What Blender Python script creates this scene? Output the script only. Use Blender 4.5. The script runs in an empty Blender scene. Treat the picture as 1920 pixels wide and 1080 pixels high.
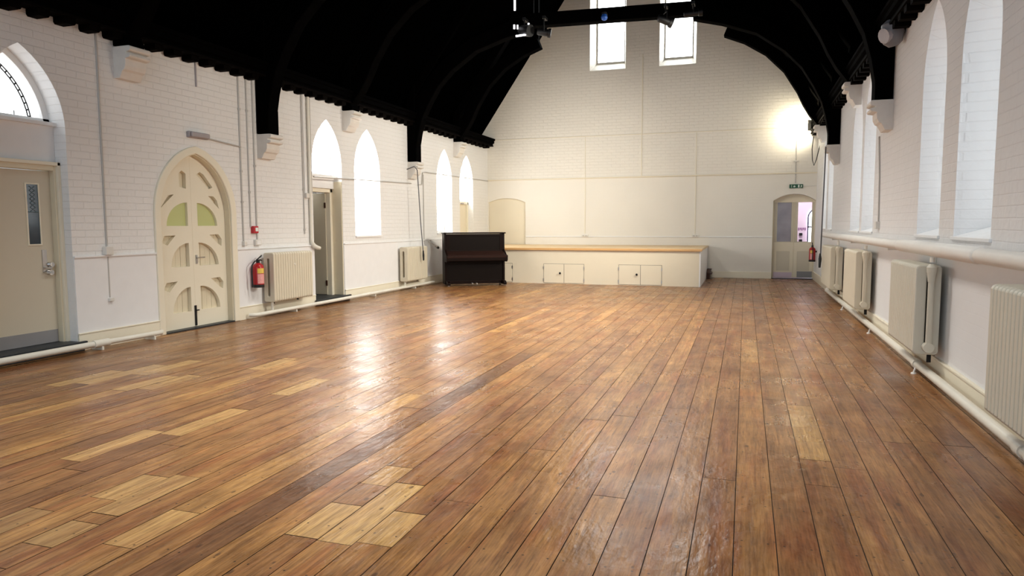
import bpy, bmesh, math, random
from mathutils import Vector, Matrix
random.seed(7)
PI = math.pi
scene = bpy.context.scene
COL = scene.collection
W, L = 8.76, 19.33          # hall: x 0..W (left to right), y towards the far end wall, z up
KR = 1.012
ORG = {}                    # world origin of every parent object, so meshes can be written in world metres

# ------------------------------------------------------------------ materials
def new_mat(name):
    m = bpy.data.materials.new(name); m.use_nodes = True
    nt = m.node_tree
    return m, nt, nt.nodes['Principled BSDF']
def N(nt, t, **kw):
    n = nt.nodes.new(t)
    for k, v in kw.items():
        if k in n.inputs: n.inputs[k].default_value = v
        else: setattr(n, k, v)
    return n
def math_n(nt, op, a, b=None, clamp=False):
    n = nt.nodes.new('ShaderNodeMath'); n.operation = op; n.use_clamp = clamp
    for i, v in enumerate((a, b)):
        if v is None: continue
        if hasattr(v, 'is_linked') or hasattr(v, 'links'): nt.links.new(v, n.inputs[i])
        else: n.inputs[i].default_value = v
    return n.outputs[0]
def mixc(nt, fac, a, b, mode='MIX'):
    n = nt.nodes.new('ShaderNodeMix'); n.data_type = 'RGBA'; n.blend_type = mode
    for i, v in ((0, fac), (6, a), (7, b)):
        if hasattr(v, 'links'): nt.links.new(v, n.inputs[i])
        elif i == 0: n.inputs[0].default_value = v
        else: n.inputs[i].default_value = (*v[:3], 1)
    return n.outputs[2]

def paint(name, col, rough=0.5, vary=0.06, scale=6, bump=0.05, metal=0.0, spec=0.4):
    m, nt, b = new_mat(name)
    tc = N(nt, 'ShaderNodeTexCoord')
    nz = N(nt, 'ShaderNodeTexNoise', Scale=scale, Detail=5.0)
    nt.links.new(tc.outputs['Object'], nz.inputs['Vector'])
    c = mixc(nt, nz.outputs['Fac'], [x * (1 - vary) for x in col], [min(1, x * (1 + vary)) for x in col])
    nt.links.new(c, b.inputs['Base Color'])
    b.inputs['Roughness'].default_value = rough; b.inputs['Metallic'].default_value = metal
    b.inputs['Specular IOR Level'].default_value = spec
    if bump:
        n2 = N(nt, 'ShaderNodeTexNoise', Scale=scale * 12, Detail=3.0)
        nt.links.new(tc.outputs['Object'], n2.inputs['Vector'])
        bp = N(nt, 'ShaderNodeBump', Strength=bump, Distance=0.01)
        nt.links.new(n2.outputs['Fac'], bp.inputs['Height']); nt.links.new(bp.outputs[0], b.inputs['Normal'])
    return m

def wall_paint(name, axis, col, zsmooth, brick=0.34, lump=0.40, lumpscale=18):
    """painted brickwork: courses and lumps as bump above zsmooth, flat plaster below"""
    m, nt, b = new_mat(name)
    geo = N(nt, 'ShaderNodeNewGeometry'); sep = N(nt, 'ShaderNodeSeparateXYZ')
    nt.links.new(geo.outputs['Position'], sep.inputs[0])
    cmb = N(nt, 'ShaderNodeCombineXYZ')
    nt.links.new(sep.outputs[axis], cmb.inputs[0]); nt.links.new(sep.outputs[2], cmb.inputs[1])
    nd = N(nt, 'ShaderNodeTexNoise', Scale=3.0, Detail=2.0)
    nt.links.new(geo.outputs['Position'], nd.inputs['Vector'])
    wob = mixc(nt, 0.012, cmb.outputs[0], nd.outputs['Color'], 'ADD')
    br = N(nt, 'ShaderNodeTexBrick', Scale=1.0)
    br.inputs['Brick Width'].default_value = 0.24; br.inputs['Row Height'].default_value = 0.08
    br.inputs['Mortar Size'].default_value = 0.006; br.inputs['Mortar Smooth'].default_value = 0.6
    nt.links.new(wob, br.inputs['Vector'])
    nz = N(nt, 'ShaderNodeTexNoise', Scale=float(lumpscale), Detail=4.0)
    nt.links.new(geo.outputs['Position'], nz.inputs['Vector'])
    up = math_n(nt, 'GREATER_THAN', sep.outputs[2], zsmooth)
    h = math_n(nt, 'ADD', math_n(nt, 'MULTIPLY', br.outputs['Fac'], -brick), math_n(nt, 'MULTIPLY', nz.outputs['Fac'], lump))
    h = math_n(nt, 'MULTIPLY', h, math_n(nt, 'ADD', math_n(nt, 'MULTIPLY', up, 0.88), 0.12))
    bp = N(nt, 'ShaderNodeBump', Strength=0.65, Distance=0.016)
    nt.links.new(h, bp.inputs['Height']); nt.links.new(bp.outputs[0], b.inputs['Normal'])
    n2 = N(nt, 'ShaderNodeTexNoise', Scale=1.3, Detail=5.0)
    nt.links.new(geo.outputs['Position'], n2.inputs['Vector'])
    c = mixc(nt, n2.outputs['Fac'], [x * 0.95 for x in col], [min(1, x * 1.03) for x in col])
    c = mixc(nt, math_n(nt, 'MULTIPLY', math_n(nt, 'MULTIPLY', br.outputs['Fac'], up), 0.05 * (brick > 0)), c, [x * 0.6 for x in col])
    nt.links.new(c, b.inputs['Base Color'])
    b.inputs['Roughness'].default_value = 0.55; b.inputs['Specular IOR Level'].default_value = 0.3
    return m

def emit(name, col, s):
    m, nt, b = new_mat(name)
    b.inputs['Base Color'].default_value = (0.8, 0.8, 0.8, 1)
    b.inputs['Roughness'].default_value = 0.3
    b.inputs['Emission Color'].default_value = (*col, 1); b.inputs['Emission Strength'].default_value = s
    return m

def wood(name, dark, light, rough=0.35, sc=1.0):
    m, nt, b = new_mat(name)
    tc = N(nt, 'ShaderNodeTexCoord'); mp = N(nt, 'ShaderNodeMapping')
    mp.inputs['Scale'].default_value = (2 * sc, 22 * sc, 22 * sc)
    nt.links.new(tc.outputs['Object'], mp.inputs[0])
    nz = N(nt, 'ShaderNodeTexNoise', Scale=2.0, Detail=6.0, Distortion=0.8)
    nt.links.new(mp.outputs[0], nz.inputs['Vector'])
    nt.links.new(mixc(nt, nz.outputs['Fac'], dark, light), b.inputs['Base Color'])
    b.inputs['Roughness'].default_value = rough
    return m

WHITE = (0.80, 0.795, 0.785)
M = {}
M['wall_l'] = wall_paint('white painted brick left', 1, (0.80, 0.795, 0.78), 1.06)
M['wall_r'] = wall_paint('white painted rough wall right', 1, (0.78, 0.785, 0.79), 1.10, brick=0.18, lump=0.75, lumpscale=11)
M['wall_e'] = wall_paint('white painted brick end', 0, (0.80, 0.765, 0.69), 2.68, brick=0.32, lump=0.5, lumpscale=14)
M['white'] = paint('white gloss paint', (0.82, 0.82, 0.81), 0.35, 0.03)
M['plaster'] = paint('white plaster', (0.80, 0.80, 0.80), 0.6, 0.04)
M['stone'] = paint('painted stone', (0.72, 0.69, 0.64), 0.6, 0.10, 9, 0.2)
M['cream'] = paint('cream gloss paint', (0.70, 0.63, 0.47), 0.35, 0.04, 4, 0.04)
M['creampale'] = paint('pale cream paint', (0.80, 0.745, 0.60), 0.4, 0.03, 4, 0.04)
M['creamdoor'] = paint('cream flush door paint', (0.60, 0.545, 0.43), 0.35, 0.03, 3, 0.02)
M['niche'] = paint('cream plaster', (0.76, 0.69, 0.54), 0.6, 0.03, 3, 0.05)
M['rad'] = paint('magnolia radiator enamel', (0.66, 0.60, 0.47), 0.35, 0.04, 5, 0.03)
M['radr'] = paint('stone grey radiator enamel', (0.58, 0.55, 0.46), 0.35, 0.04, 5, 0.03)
M['pipe'] = paint('cream pipe enamel', (0.74, 0.71, 0.62), 0.3, 0.06, 5, 0.03)
M['piper'] = paint('white lagged pipe', (0.76, 0.74, 0.70), 0.45, 0.08, 5, 0.1)
M['conduit'] = paint('painted conduit', (0.47, 0.45, 0.42), 0.45, 0.06)
M['grey'] = paint('grey plastic', (0.36, 0.33, 0.34), 0.45, 0.05)
M['steel'] = paint('satin steel', (0.50, 0.49, 0.48), 0.3, 0.05, 8, 0.02, metal=0.9)
M['chrome'] = paint('chrome', (0.75, 0.73, 0.70), 0.15, 0.03, 8, 0.0, metal=1.0)
M['kick'] = paint('grey kick plate', (0.27, 0.265, 0.27), 0.4, 0.06, 5, 0.02)
M['slate'] = paint('dark slate step', (0.022, 0.026, 0.030), 0.45, 0.3, 6, 0.2)
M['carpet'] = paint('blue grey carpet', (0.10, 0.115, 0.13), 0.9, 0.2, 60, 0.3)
M['black'] = paint('black stained timber', (0.0005, 0.0004, 0.0004), 0.8, 0.4, 5, 0.1, spec=0.012)
M['blackbrown'] = paint('black brown stained dentils', (0.0020, 0.0012, 0.0008), 0.7, 0.4, 5, 0.1, spec=0.02)
M['roof'] = paint('black stained roof boards', (0.0003, 0.0003, 0.0003), 0.9, 0.4, 5, 0.1, spec=0.0)
M['cable'] = paint('dark grey cable', (0.10, 0.10, 0.11), 0.5, 0.1)
M['lampgrey'] = paint('dull grey lamp housing', (0.17, 0.17, 0.185), 0.45, 0.1)
M['iron'] = paint('black iron', (0.0025, 0.0025, 0.003), 0.5, 0.3, 8, 0.05)
M['rubber'] = paint('black rubber', (0.012, 0.012, 0.013), 0.5, 0.2)
M['red'] = paint('red enamel', (0.42, 0.012, 0.015), 0.3, 0.05, 5, 0.0)
M['redplastic'] = paint('red plastic', (0.48, 0.02, 0.03), 0.35, 0.05, 5, 0.0)
M['yellow'] = paint('yellow label', (0.75, 0.52, 0.10), 0.5, 0.05)
M['pinklabel'] = paint('red and white label', (0.75, 0.35, 0.33), 0.5, 0.3, 60, 0.0)
M['green'] = paint('green sign plastic', (0.01, 0.09, 0.045), 0.4, 0.05)
M['signwhite'] = paint('white pictogram', (0.75, 0.8, 0.76), 0.5, 0.02)
M['darkglass'] = paint('dark blue glass', (0.012, 0.028, 0.045), 0.08, 0.3, 4, 0.0, spec=0.6)
M['wireglass'] = paint('wired glass reflection', (0.14, 0.20, 0.22), 0.2, 0.4, 40, 0.0)
M['greenglass'] = emit('green obscured glass', (0.58, 0.58, 0.25), 0.07)
M['greenglass'].node_tree.nodes['Principled BSDF'].inputs['Base Color'].default_value = (0.37, 0.375, 0.145, 1)
M['piano'] = wood('dark mahogany piano', (0.0045, 0.0017, 0.0012), (0.010, 0.0036, 0.0022), 0.34)
M['pianopanel'] = wood('dark piano panel', (0.0030, 0.0012, 0.0007), (0.006, 0.0024, 0.0012), 0.4)
M['pianolid'] = wood('worn piano key lid', (0.015, 0.006, 0.0045), (0.034, 0.015, 0.011), 0.3)
for k_ in ('piano', 'pianopanel', 'pianolid'): M[k_].node_tree.nodes['Principled BSDF'].inputs['Specular IOR Level'].default_value = 0.12
M['nosing'] = wood('varnished pine nosing', (0.55, 0.30, 0.11), (0.74, 0.47, 0.21), 0.4)
M['stagetop'] = wood('pale stage boards', (0.62, 0.42, 0.20), (0.75, 0.55, 0.30), 0.4)
M['darkwood'] = wood('dark brown step wood', (0.035, 0.012, 0.006), (0.075, 0.028, 0.015), 0.4)
M['dark'] = paint('dark gap', (0.012, 0.011, 0.010), 0.8, 0.2)
M['subfloor'] = paint('dark subfloor', (0.030, 0.017, 0.010), 0.8, 0.2)
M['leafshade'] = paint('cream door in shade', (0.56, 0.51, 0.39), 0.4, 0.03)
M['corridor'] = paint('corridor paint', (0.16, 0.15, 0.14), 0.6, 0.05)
M['lavender'] = paint('lavender room wall', (0.62, 0.50, 0.58), 0.6, 0.05)
M['curtainglass'] = paint('violet curtained glass', (0.33, 0.31, 0.36), 0.12, 0.5, 2.5, 0.0, spec=0.6)
M['navy'] = paint('navy window frame', (0.012, 0.012, 0.045), 0.5, 0.1)
M['purple'] = paint('purple poster ink', (0.22, 0.08, 0.20), 0.6, 0.2, 20)
M['blue'] = paint('blue lamp plastic', (0.02, 0.10, 0.42), 0.35, 0.1)
M['beige'] = paint('old white plastic', (0.70, 0.68, 0.63), 0.4, 0.05)
M['clear'], _nt, _b = new_mat('clear glass')
_b.inputs['Transmission Weight'].default_value = 1.0; _b.inputs['Roughness'].default_value = 0.02; _b.inputs['IOR'].default_value = 1.02
GL, GE, GR = 6.0, 5.0, 0.8
M['glow_l'] = emit('bright daylight glass left', (1.0, 1.0, 0.98), GL)
M['glow_n'] = emit('bright daylight glass near', (0.96, 0.98, 1.0), 1.1)
M['glow_e'] = emit('bright daylight glass gable', (0.94, 0.98, 1.0), GE)
M['glow_r'] = emit('bright daylight glass right', (0.90, 0.97, 1.0), GR)
M['glow_room'] = emit('bright window of the next room', (0.95, 0.97, 1.0), 4.0)
M['lampface'] = emit('lit flood lamp face', (1.0, 0.92, 0.72), 12.0)
M['whiteglow'] = emit('white metal with added glow', (0.95, 0.93, 1.0), 0.9)  # glow put into yoke, bolts and rod for the light they catch

BW = 0.177
# floor boards: tone comes from a colour attribute written per board
m, nt, b = new_mat('worn pine floorboards'); M['floor'] = m
at = N(nt, 'ShaderNodeAttribute'); at.attribute_name = 'board'
sp = N(nt, 'ShaderNodeSeparateColor'); nt.links.new(at.outputs['Color'], sp.inputs[0])
geo = N(nt, 'ShaderNodeNewGeometry'); px = N(nt, 'ShaderNodeSeparateXYZ'); nt.links.new(geo.outputs['Position'], px.inputs[0])
off = math_n(nt, 'MULTIPLY', sp.outputs[2], 37.0)
v1 = N(nt, 'ShaderNodeCombineXYZ')
nt.links.new(math_n(nt, 'ADD', math_n(nt, 'MULTIPLY', px.outputs[0], 34.0), off), v1.inputs[0])
nt.links.new(math_n(nt, 'MULTIPLY', px.outputs[1], 1.6), v1.inputs[1]); nt.links.new(off, v1.inputs[2])
gr = N(nt, 'ShaderNodeTexNoise', Scale=1.0, Detail=6.0, Roughness=0.62, Distortion=0.7); nt.links.new(v1.outputs[0], gr.inputs['Vector'])
base = N(nt, 'ShaderNodeValToRGB'); nt.links.new(sp.outputs[0], base.inputs[0])
cr = base.color_ramp; cr.elements[0].color = (0.190, 0.094, 0.046, 1); cr.elements[1].color = (0.58, 0.345, 0.125, 1)
e = cr.elements.new(0.35); e.color = (0.320, 0.160, 0.066, 1)
e = cr.elements.new(0.7); e.color = (0.440, 0.238, 0.088, 1)
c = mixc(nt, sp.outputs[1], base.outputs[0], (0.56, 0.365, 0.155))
grc = N(nt, 'ShaderNodeValToRGB'); nt.links.new(gr.outputs['Fac'], grc.inputs[0])
grc.color_ramp.elements[0].position = 0.3; grc.color_ramp.elements[0].color = (0.50, 0.42, 0.34, 1)
grc.color_ramp.elements[1].position = 0.68; grc.color_ramp.elements[1].color = (1.18, 1.14, 1.05, 1)
c = mixc(nt, 0.85, c, grc.outputs[0], 'MULTIPLY')
v2 = N(nt, 'ShaderNodeCombineXYZ')
nt.links.new(math_n(nt, 'MULTIPLY', px.outputs[0], 3.2), v2.inputs[0]); nt.links.new(math_n(nt, 'MULTIPLY', px.outputs[1], 1.5), v2.inputs[1]); nt.links.new(math_n(nt, 'MULTIPLY', sp.outputs[2], 2.0), v2.inputs[2])
st = N(nt, 'ShaderNodeTexNoise', Scale=1.0, Detail=7.0, Roughness=0.7); nt.links.new(v2.outputs[0], st.inputs['Vector'])
sr = N(nt, 'ShaderNodeValToRGB'); nt.links.new(st.outputs['Fac'], sr.inputs[0])
sr.color_ramp.elements[0].position = 0.40; sr.color_ramp.elements[0].color = (0, 0, 0, 1)
sr.color_ramp.elements[1].position = 0.66; sr.color_ramp.elements[1].color = (1, 1, 1, 1)
stf = math_n(nt, 'MULTIPLY', sr.outputs[0], math_n(nt, 'SUBTRACT', 0.75, math_n(nt, 'MULTIPLY', sp.outputs[1], 0.65)))
c = mixc(nt, stf, c, mixc(nt, 1.0, c, (0.42, 0.36, 0.38), 'MULTIPLY'))
# redder streaks inside the boards, fine dark grain, knots, and a row of nail heads over every joist
v4 = N(nt, 'ShaderNodeCombineXYZ')
nt.links.new(math_n(nt, 'ADD', math_n(nt, 'MULTIPLY', px.outputs[0], 9.0), off), v4.inputs[0]); nt.links.new(math_n(nt, 'MULTIPLY', px.outputs[1], 1.1), v4.inputs[1])
n4 = N(nt, 'ShaderNodeTexNoise', Scale=1.0, Detail=4.0); nt.links.new(v4.outputs[0], n4.inputs['Vector'])
r4 = N(nt, 'ShaderNodeValToRGB'); nt.links.new(n4.outputs['Fac'], r4.inputs[0])
r4.color_ramp.elements[0].position = 0.48; r4.color_ramp.elements[0].color = (0, 0, 0, 1); r4.color_ramp.elements[1].position = 0.66
c = mixc(nt, math_n(nt, 'MULTIPLY', r4.outputs[0], math_n(nt, 'SUBTRACT', 0.8, math_n(nt, 'MULTIPLY', sp.outputs[1], 0.7))), c, mixc(nt, 1.0, c, (0.80, 0.58, 0.56), 'MULTIPLY'))
v5 = N(nt, 'ShaderNodeCombineXYZ')
nt.links.new(math_n(nt, 'ADD', math_n(nt, 'MULTIPLY', px.outputs[0], 110.0), off), v5.inputs[0]); nt.links.new(math_n(nt, 'MULTIPLY', px.outputs[1], 7.0), v5.inputs[1])
n5 = N(nt, 'ShaderNodeTexNoise', Scale=1.0, Detail=3.0); nt.links.new(v5.outputs[0], n5.inputs['Vector'])
r5 = N(nt, 'ShaderNodeValToRGB'); nt.links.new(n5.outputs['Fac'], r5.inputs[0])
r5.color_ramp.elements[0].position = 0.30; r5.color_ramp.elements[0].color = (0.55, 0.50, 0.46, 1); r5.color_ramp.elements[1].position = 0.55; r5.color_ramp.elements[1].color = (1.05, 1.04, 1.0, 1)
c = mixc(nt, 0.75, c, r5.outputs[0], 'MULTIPLY')
v6 = N(nt, 'ShaderNodeCombineXYZ')
nt.links.new(math_n(nt, 'MULTIPLY', px.outputs[0], 7.0), v6.inputs[0]); nt.links.new(math_n(nt, 'MULTIPLY', px.outputs[1], 3.6), v6.inputs[1])
vo = N(nt, 'ShaderNodeTexVoronoi', Scale=1.0); vo.voronoi_dimensions = '2D'; nt.links.new(v6.outputs[0], vo.inputs['Vector'])
spv = N(nt, 'ShaderNodeSeparateColor'); nt.links.new(vo.outputs['Color'], spv.inputs[0])
rad_ = math_n(nt, 'MULTIPLY', math_n(nt, 'SUBTRACT', spv.outputs[0], 0.55), 0.22)
kn = math_n(nt, 'MULTIPLY', math_n(nt, 'SUBTRACT', rad_, vo.outputs['Distance']), 25.0, clamp=True)
c = mixc(nt, math_n(nt, 'MULTIPLY', kn, 0.7), c, (0.055, 0.025, 0.014))
fx0 = math_n(nt, 'FRACT', math_n(nt, 'DIVIDE', px.outputs[0], BW)); fy0 = math_n(nt, 'FRACT', math_n(nt, 'DIVIDE', px.outputs[1], 0.43))
dx = math_n(nt, 'MULTIPLY', math_n(nt, 'SUBTRACT', math_n(nt, 'ABSOLUTE', math_n(nt, 'SUBTRACT', fx0, 0.5)), 0.31), BW)
dy = math_n(nt, 'MULTIPLY', math_n(nt, 'SUBTRACT', math_n(nt, 'ADD', fy0, math_n(nt, 'MULTIPLY', n4.outputs['Fac'], 0.12)), 0.5), 0.43)
dd_ = math_n(nt, 'ADD', math_n(nt, 'POWER', math_n(nt, 'ABSOLUTE', dx), 2.0), math_n(nt, 'POWER', math_n(nt, 'ABSOLUTE', dy), 2.0))
c = mixc(nt, math_n(nt, 'MULTIPLY', math_n(nt, 'LESS_THAN', dd_, 0.0055 ** 2), 0.8), c, (0.03, 0.016, 0.010))
nt.links.new(c, b.inputs['Base Color'])
rg = N(nt, 'ShaderNodeTexNoise', Scale=2.2, Detail=5.0); nt.links.new(geo.outputs['Position'], rg.inputs['Vector'])
r_ = math_n(nt, 'ADD', math_n(nt, 'MULTIPLY', rg.outputs['Fac'], 0.36), 0.12)
nt.links.new(r_, b.inputs['Roughness']); b.inputs['Specular IOR Level'].default_value = 0.30
v3 = N(nt, 'ShaderNodeCombineXYZ')
nt.links.new(math_n(nt, 'MULTIPLY', px.outputs[0], 22.0), v3.inputs[0]); nt.links.new(math_n(nt, 'MULTIPLY', px.outputs[1], 9.0), v3.inputs[1])
wv = N(nt, 'ShaderNodeTexNoise', Scale=1.0, Detail=3.0); nt.links.new(v3.outputs[0], wv.inputs['Vector'])
hh = math_n(nt, 'ADD', math_n(nt, 'MULTIPLY', gr.outputs['Fac'], 0.10), wv.outputs['Fac'])
bp = N(nt, 'ShaderNodeBump', Strength=0.42, Distance=0.008); nt.links.new(hh, bp.inputs['Height']); nt.links.new(bp.outputs[0], b.inputs['Normal'])

# ------------------------------------------------------------------ mesh building
def rect(u0, u1, v0, v1): return [(u0, v0), (u1, v0), (u1, v1), (u0, v1)]
class MB:
    def __init__(s): s.v = []; s.f = []
    def add(s, vs, fs):
        k = len(s.v); s.v += [tuple(p) for p in vs]; s.f += [tuple(i + k for i in f) for f in fs]; return s
    def box(s, x0, x1, y0, y1, z0, z1):
        vs = [(x, y, z) for z in (z0, z1) for y in (y0, y1) for x in (x0, x1)]
        return s.add(vs, [(0, 2, 3, 1), (4, 5, 7, 6), (0, 1, 5, 4), (2, 6, 7, 3), (0, 4, 6, 2), (1, 3, 7, 5)])
    def loft(s, a, b, cap=True):
        n = len(a); fs = [(i, (i + 1) % n, n + (i + 1) % n, n + i) for i in range(n)]
        if cap: fs += [tuple(range(n - 1, -1, -1)), tuple(range(n, 2 * n))]
        return s.add(list(a) + list(b), fs)
    def prism(s, poly, axis, d0, d1):
        """poly in the two remaining axes (x: (y,z), y: (x,z), z: (x,y)), extruded along axis"""
        def p(u, v, d): return (d, u, v) if axis == 'x' else (u, d, v) if axis == 'y' else (u, v, d)
        return s.loft([p(u, v, d0) for u, v in poly], [p(u, v, d1) for u, v in poly])
    def ring(s, outer, inner, axis, d0, d1, closed=True):
        def p(q, d): u, v = q; return (d, u, v) if axis == 'x' else (u, d, v) if axis == 'y' else (u, v, d)
        n = len(outer); vs = [p(q, d) for d in (d0, d1) for l_ in (outer, inner) for q in l_]
        fs = []
        for i in range(n if closed else n - 1):
            j = (i + 1) % n
            fs += [(i, j, n + j, n + i), (2 * n + i, 3 * n + i, 3 * n + j, 2 * n + j), (i, 2 * n + i, 2 * n + j, j), (n + i, n + j, 3 * n + j, 3 * n + i)]
        if not closed:
            fs += [(0, n, 3 * n, 2 * n), (n - 1, 3 * n - 1, 4 * n - 1, 2 * n - 1)]
        return s.add(vs, fs)
    def tube(s, path, r, n=10, caps=True):
        path = [Vector(p) for p in path]; rings = []; up = None
        rs = r if isinstance(r, (list, tuple)) else [r] * len(path)
        for i, p in enumerate(path):
            t = (path[min(i + 1, len(path) - 1)] - path[max(i - 1, 0)]).normalized()
            if up is None:
                up = t.orthogonal().normalized()
            up = (up - t * up.dot(t)).normalized(); w = t.cross(up)
            rings.append([p + (up * math.cos(2 * PI * k / n) + w * math.sin(2 * PI * k / n)) * rs[i] for k in range(n)])
        vs = [q for g in rings for q in g]; fs = []
        for i in range(len(path) - 1):
            fs += [(i * n + k, i * n + (k + 1) % n, (i + 1) * n + (k + 1) % n, (i + 1) * n + k) for k in range(n)]
        if caps: fs += [tuple(range(n - 1, -1, -1)), tuple(range((len(path) - 1) * n, len(path) * n))]
        return s.add(vs, fs)
    def build(s, name, mat, parent=None, origin=None, bevel=0, smooth=False, seg=2):
        o0 = Vector(ORG[parent.name]) if parent is not None else Vector(origin or (0, 0, 0))
        me = bpy.data.meshes.new(name); me.from_pydata([Vector(v) - o0 for v in s.v], [], s.f)
        bm = bmesh.new(); bm.from_mesh(me); bmesh.ops.recalc_face_normals(bm, faces=bm.faces)
        if smooth:
            for f in bm.faces: f.smooth = True
            for e_ in bm.edges:
                if len(e_.link_faces) == 2 and e_.calc_face_angle(0) > 0.7: e_.smooth = False
        bm.to_mesh(me); bm.free()
        if mat: me.materials.append(M[mat] if isinstance(mat, str) else mat)
        o = bpy.data.objects.new(name, me); COL.objects.link(o)
        if parent is not None: o.parent = parent
        else: o.location = o0
        ORG[o.name] = tuple(o0)
        if bevel:
            md = o.modifiers.new('bevel', 'BEVEL'); md.width = bevel; md.segments = seg; md.limit_method = 'ANGLE'; md.angle_limit = 0.6
            md.harden_normals = False
        return o
def tag(o, label, cat, group=None, kind=None):
    o['label'] = label; o['category'] = cat
    if group: o['group'] = group
    if kind: o['kind'] = kind
    return o
def thing(name, loc, label, cat, group=None, kind=None, rz=0):
    o = bpy.data.objects.new(name, None); COL.objects.link(o); o.location = loc; o.rotation_euler = (0, 0, rz)
    o.empty_display_size = 0.1
    ORG[o.name] = (0, 0, 0) if rz else tuple(loc)      # a rotated thing is written in its own local metres
    return tag(o, label, cat, group, kind)
def dup(root, loc, label, rz=None):
    r = root.copy(); COL.objects.link(r); r.location = loc; r['label'] = label
    if rz is not None: r.rotation_euler = (0, 0, rz)
    for ch in list(root.children):
        c_ = ch.copy(); COL.objects.link(c_); c_.parent = r
        for g in list(ch.children):
            d = g.copy(); COL.objects.link(d); d.parent = c_
    return r
def boolean_cut(o, cutters):
    for k in cutters:
        md = o.modifiers.new('cut', 'BOOLEAN'); md.operation = 'DIFFERENCE'; md.solver = 'EXACT'; md.object = k
    dg = bpy.context.evaluated_depsgraph_get(); dg.update()
    me = bpy.data.meshes.new_from_object(o.evaluated_get(dg)); old = o.data
    o.modifiers.clear(); o.data = me; me.name = old.name
    bpy.data.meshes.remove(old)
    for k in cutters:
        d = k.data; bpy.data.objects.remove(k); bpy.data.meshes.remove(d)
    if not o.data.materials: pass
    return o
def arch(u0, u1, v0, vs, vp, n=12):
    """pointed arch outline (u, v), anticlockwise from the lower left foot"""
    hw = (u1 - u0) / 2; rise = vp - vs; R = (hw * hw + rise * rise) / (2 * hw); um = (u0 + u1) / 2
    a_end = math.asin(min(1, rise / R)) if R >= rise else PI / 2
    if R - hw < 0: a_end = PI - a_end
    rightarc = [(u1 - R + R * math.cos(a_end * k / n), vs + R * math.sin(a_end * k / n)) for k in range(n + 1)]
    leftarc = [(2 * um - u, v) for u, v in rightarc[:-1]][::-1]
    return [(u0, v0), (u1, v0)] + rightarc + leftarc
def segarch(u0, u1, v0, vs, vp, n=10):
    hw = (u1 - u0) / 2; rise = vp - vs; R = (hw * hw + rise * rise) / (2 * rise); a = math.asin(hw / R); um = (u0 + u1) / 2
    return [(u0, v0), (u1, v0)] + [(um + R * math.sin(a - 2 * a * k / n), vp - R + R * math.cos(a - 2 * a * k / n)) for k in range(n + 1)]
def scaled(pts, d):
    """offset an arch outline inwards by d (feet keep their height)"""
    n = len(pts); out = []
    for i in range(n):
        p0, p1, p2 = Vector(pts[i - 1]), Vector(pts[i]), Vector(pts[(i + 1) % n])
        a = (p1 - p0); b_ = (p2 - p1)
        if a.length < 1e-6: a = b_
        if b_.length < 1e-6: b_ = a
        n1 = Vector((-a.y, a.x)).normalized(); n2 = Vector((-b_.y, b_.x)).normalized(); nn = n1 + n2
        if nn.length < 1e-6: nn = n1
        nn.normalize(); k = d / max(0.35, nn.dot(n1)); q = p1 + nn * k
        out.append((q.x, q.y))
    return out

# ------------------------------------------------------------------ shell of the hall
fl = MB().box(-0.6, W + 0.6, -2.5, L + 0.6, -0.12, -0.006).build('floor_base', 'subfloor')
floor = fl; floor.name = 'floor'; tag(floor, 'worn varnished pine floorboards running the length of the hall', 'floor', kind='structure'); ORG['floor'] = (0, 0, 0)
PALE = [(1.38, 4.55, 5.25, .75), (1.56, 4.7, 5.6, .85), (1.74, 5.15, 5.9, .8), (2.05, 4.6, 5.2, .8), (2.22, 4.7, 5.3, .55), (2.5, 5.68, 6.22, .8), (2.64, 5.95, 6.3, .6),  # pale repair boards; one cluster carries floor glare as paler board colour
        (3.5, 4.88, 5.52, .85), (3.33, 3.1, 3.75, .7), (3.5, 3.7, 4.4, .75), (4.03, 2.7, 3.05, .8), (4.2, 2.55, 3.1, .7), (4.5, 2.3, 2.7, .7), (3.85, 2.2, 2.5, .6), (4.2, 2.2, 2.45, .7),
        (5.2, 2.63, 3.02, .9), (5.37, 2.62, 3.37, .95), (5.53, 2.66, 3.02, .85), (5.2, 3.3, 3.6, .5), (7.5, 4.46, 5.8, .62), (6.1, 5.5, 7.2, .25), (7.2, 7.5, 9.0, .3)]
cols = int(W / BW) + 1
bmf = bmesh.new(); lay = bmf.loops.layers.float_color.new('board')
def put_board(x0, x1, y0, y1, tone, pale, rnd):
    g = 0.0022
    dz = random.uniform(-0.0006, 0.0006)
    vs = [bmf.verts.new(p) for p in ((x0 + g, y0 + g, dz), (x1 - g, y0 + g, dz), (x1 - g, y1 - g, dz), (x0 + g, y1 - g, dz))]
    f = bmf.faces.new(vs)
    for l_ in f.loops: l_[lay] = (tone, pale, rnd, 1)
for i in range(cols):
    x0 = i * BW; x1 = min(W, x0 + BW)
    if x1 - x0 < 0.01: continue
    segs = sorted([(a, b_, p) for x, a, b_, p in PALE if x0 <= x < x1])
    y = -2.4 - random.uniform(0, 2); cuts = []
    ctone = random.gauss(0.50, 0.085)
    while y < L:
        nxt = min(L, y + random.uniform(2.4, 6.0))
        s_in = [s for s in segs if s[0] < nxt and s[1] > y]
        if s_in:
            a, b_, p = s_in[0]
            if a > y + 0.02: cuts.append((y, a, None))
            cuts.append((max(a, y), b_, p)); segs.remove(s_in[0]); y = b_
        else:
            cuts.append((y, nxt, None)); y = nxt
    for a, b_, p in cuts:
        tone = min(1, max(0, ctone + random.gauss(0, 0.085)))
        if 3.0 > a > 0 and x0 < 5: tone = min(1, max(0, tone + random.choice((-.25, 0, .18))))
        if x0 > 6.5: tone *= 0.82  # right-hand boards darkened in tone for the dimmer light on that side
        put_board(x0, x1, a, b_, tone, p or 0.0, random.random())
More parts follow.
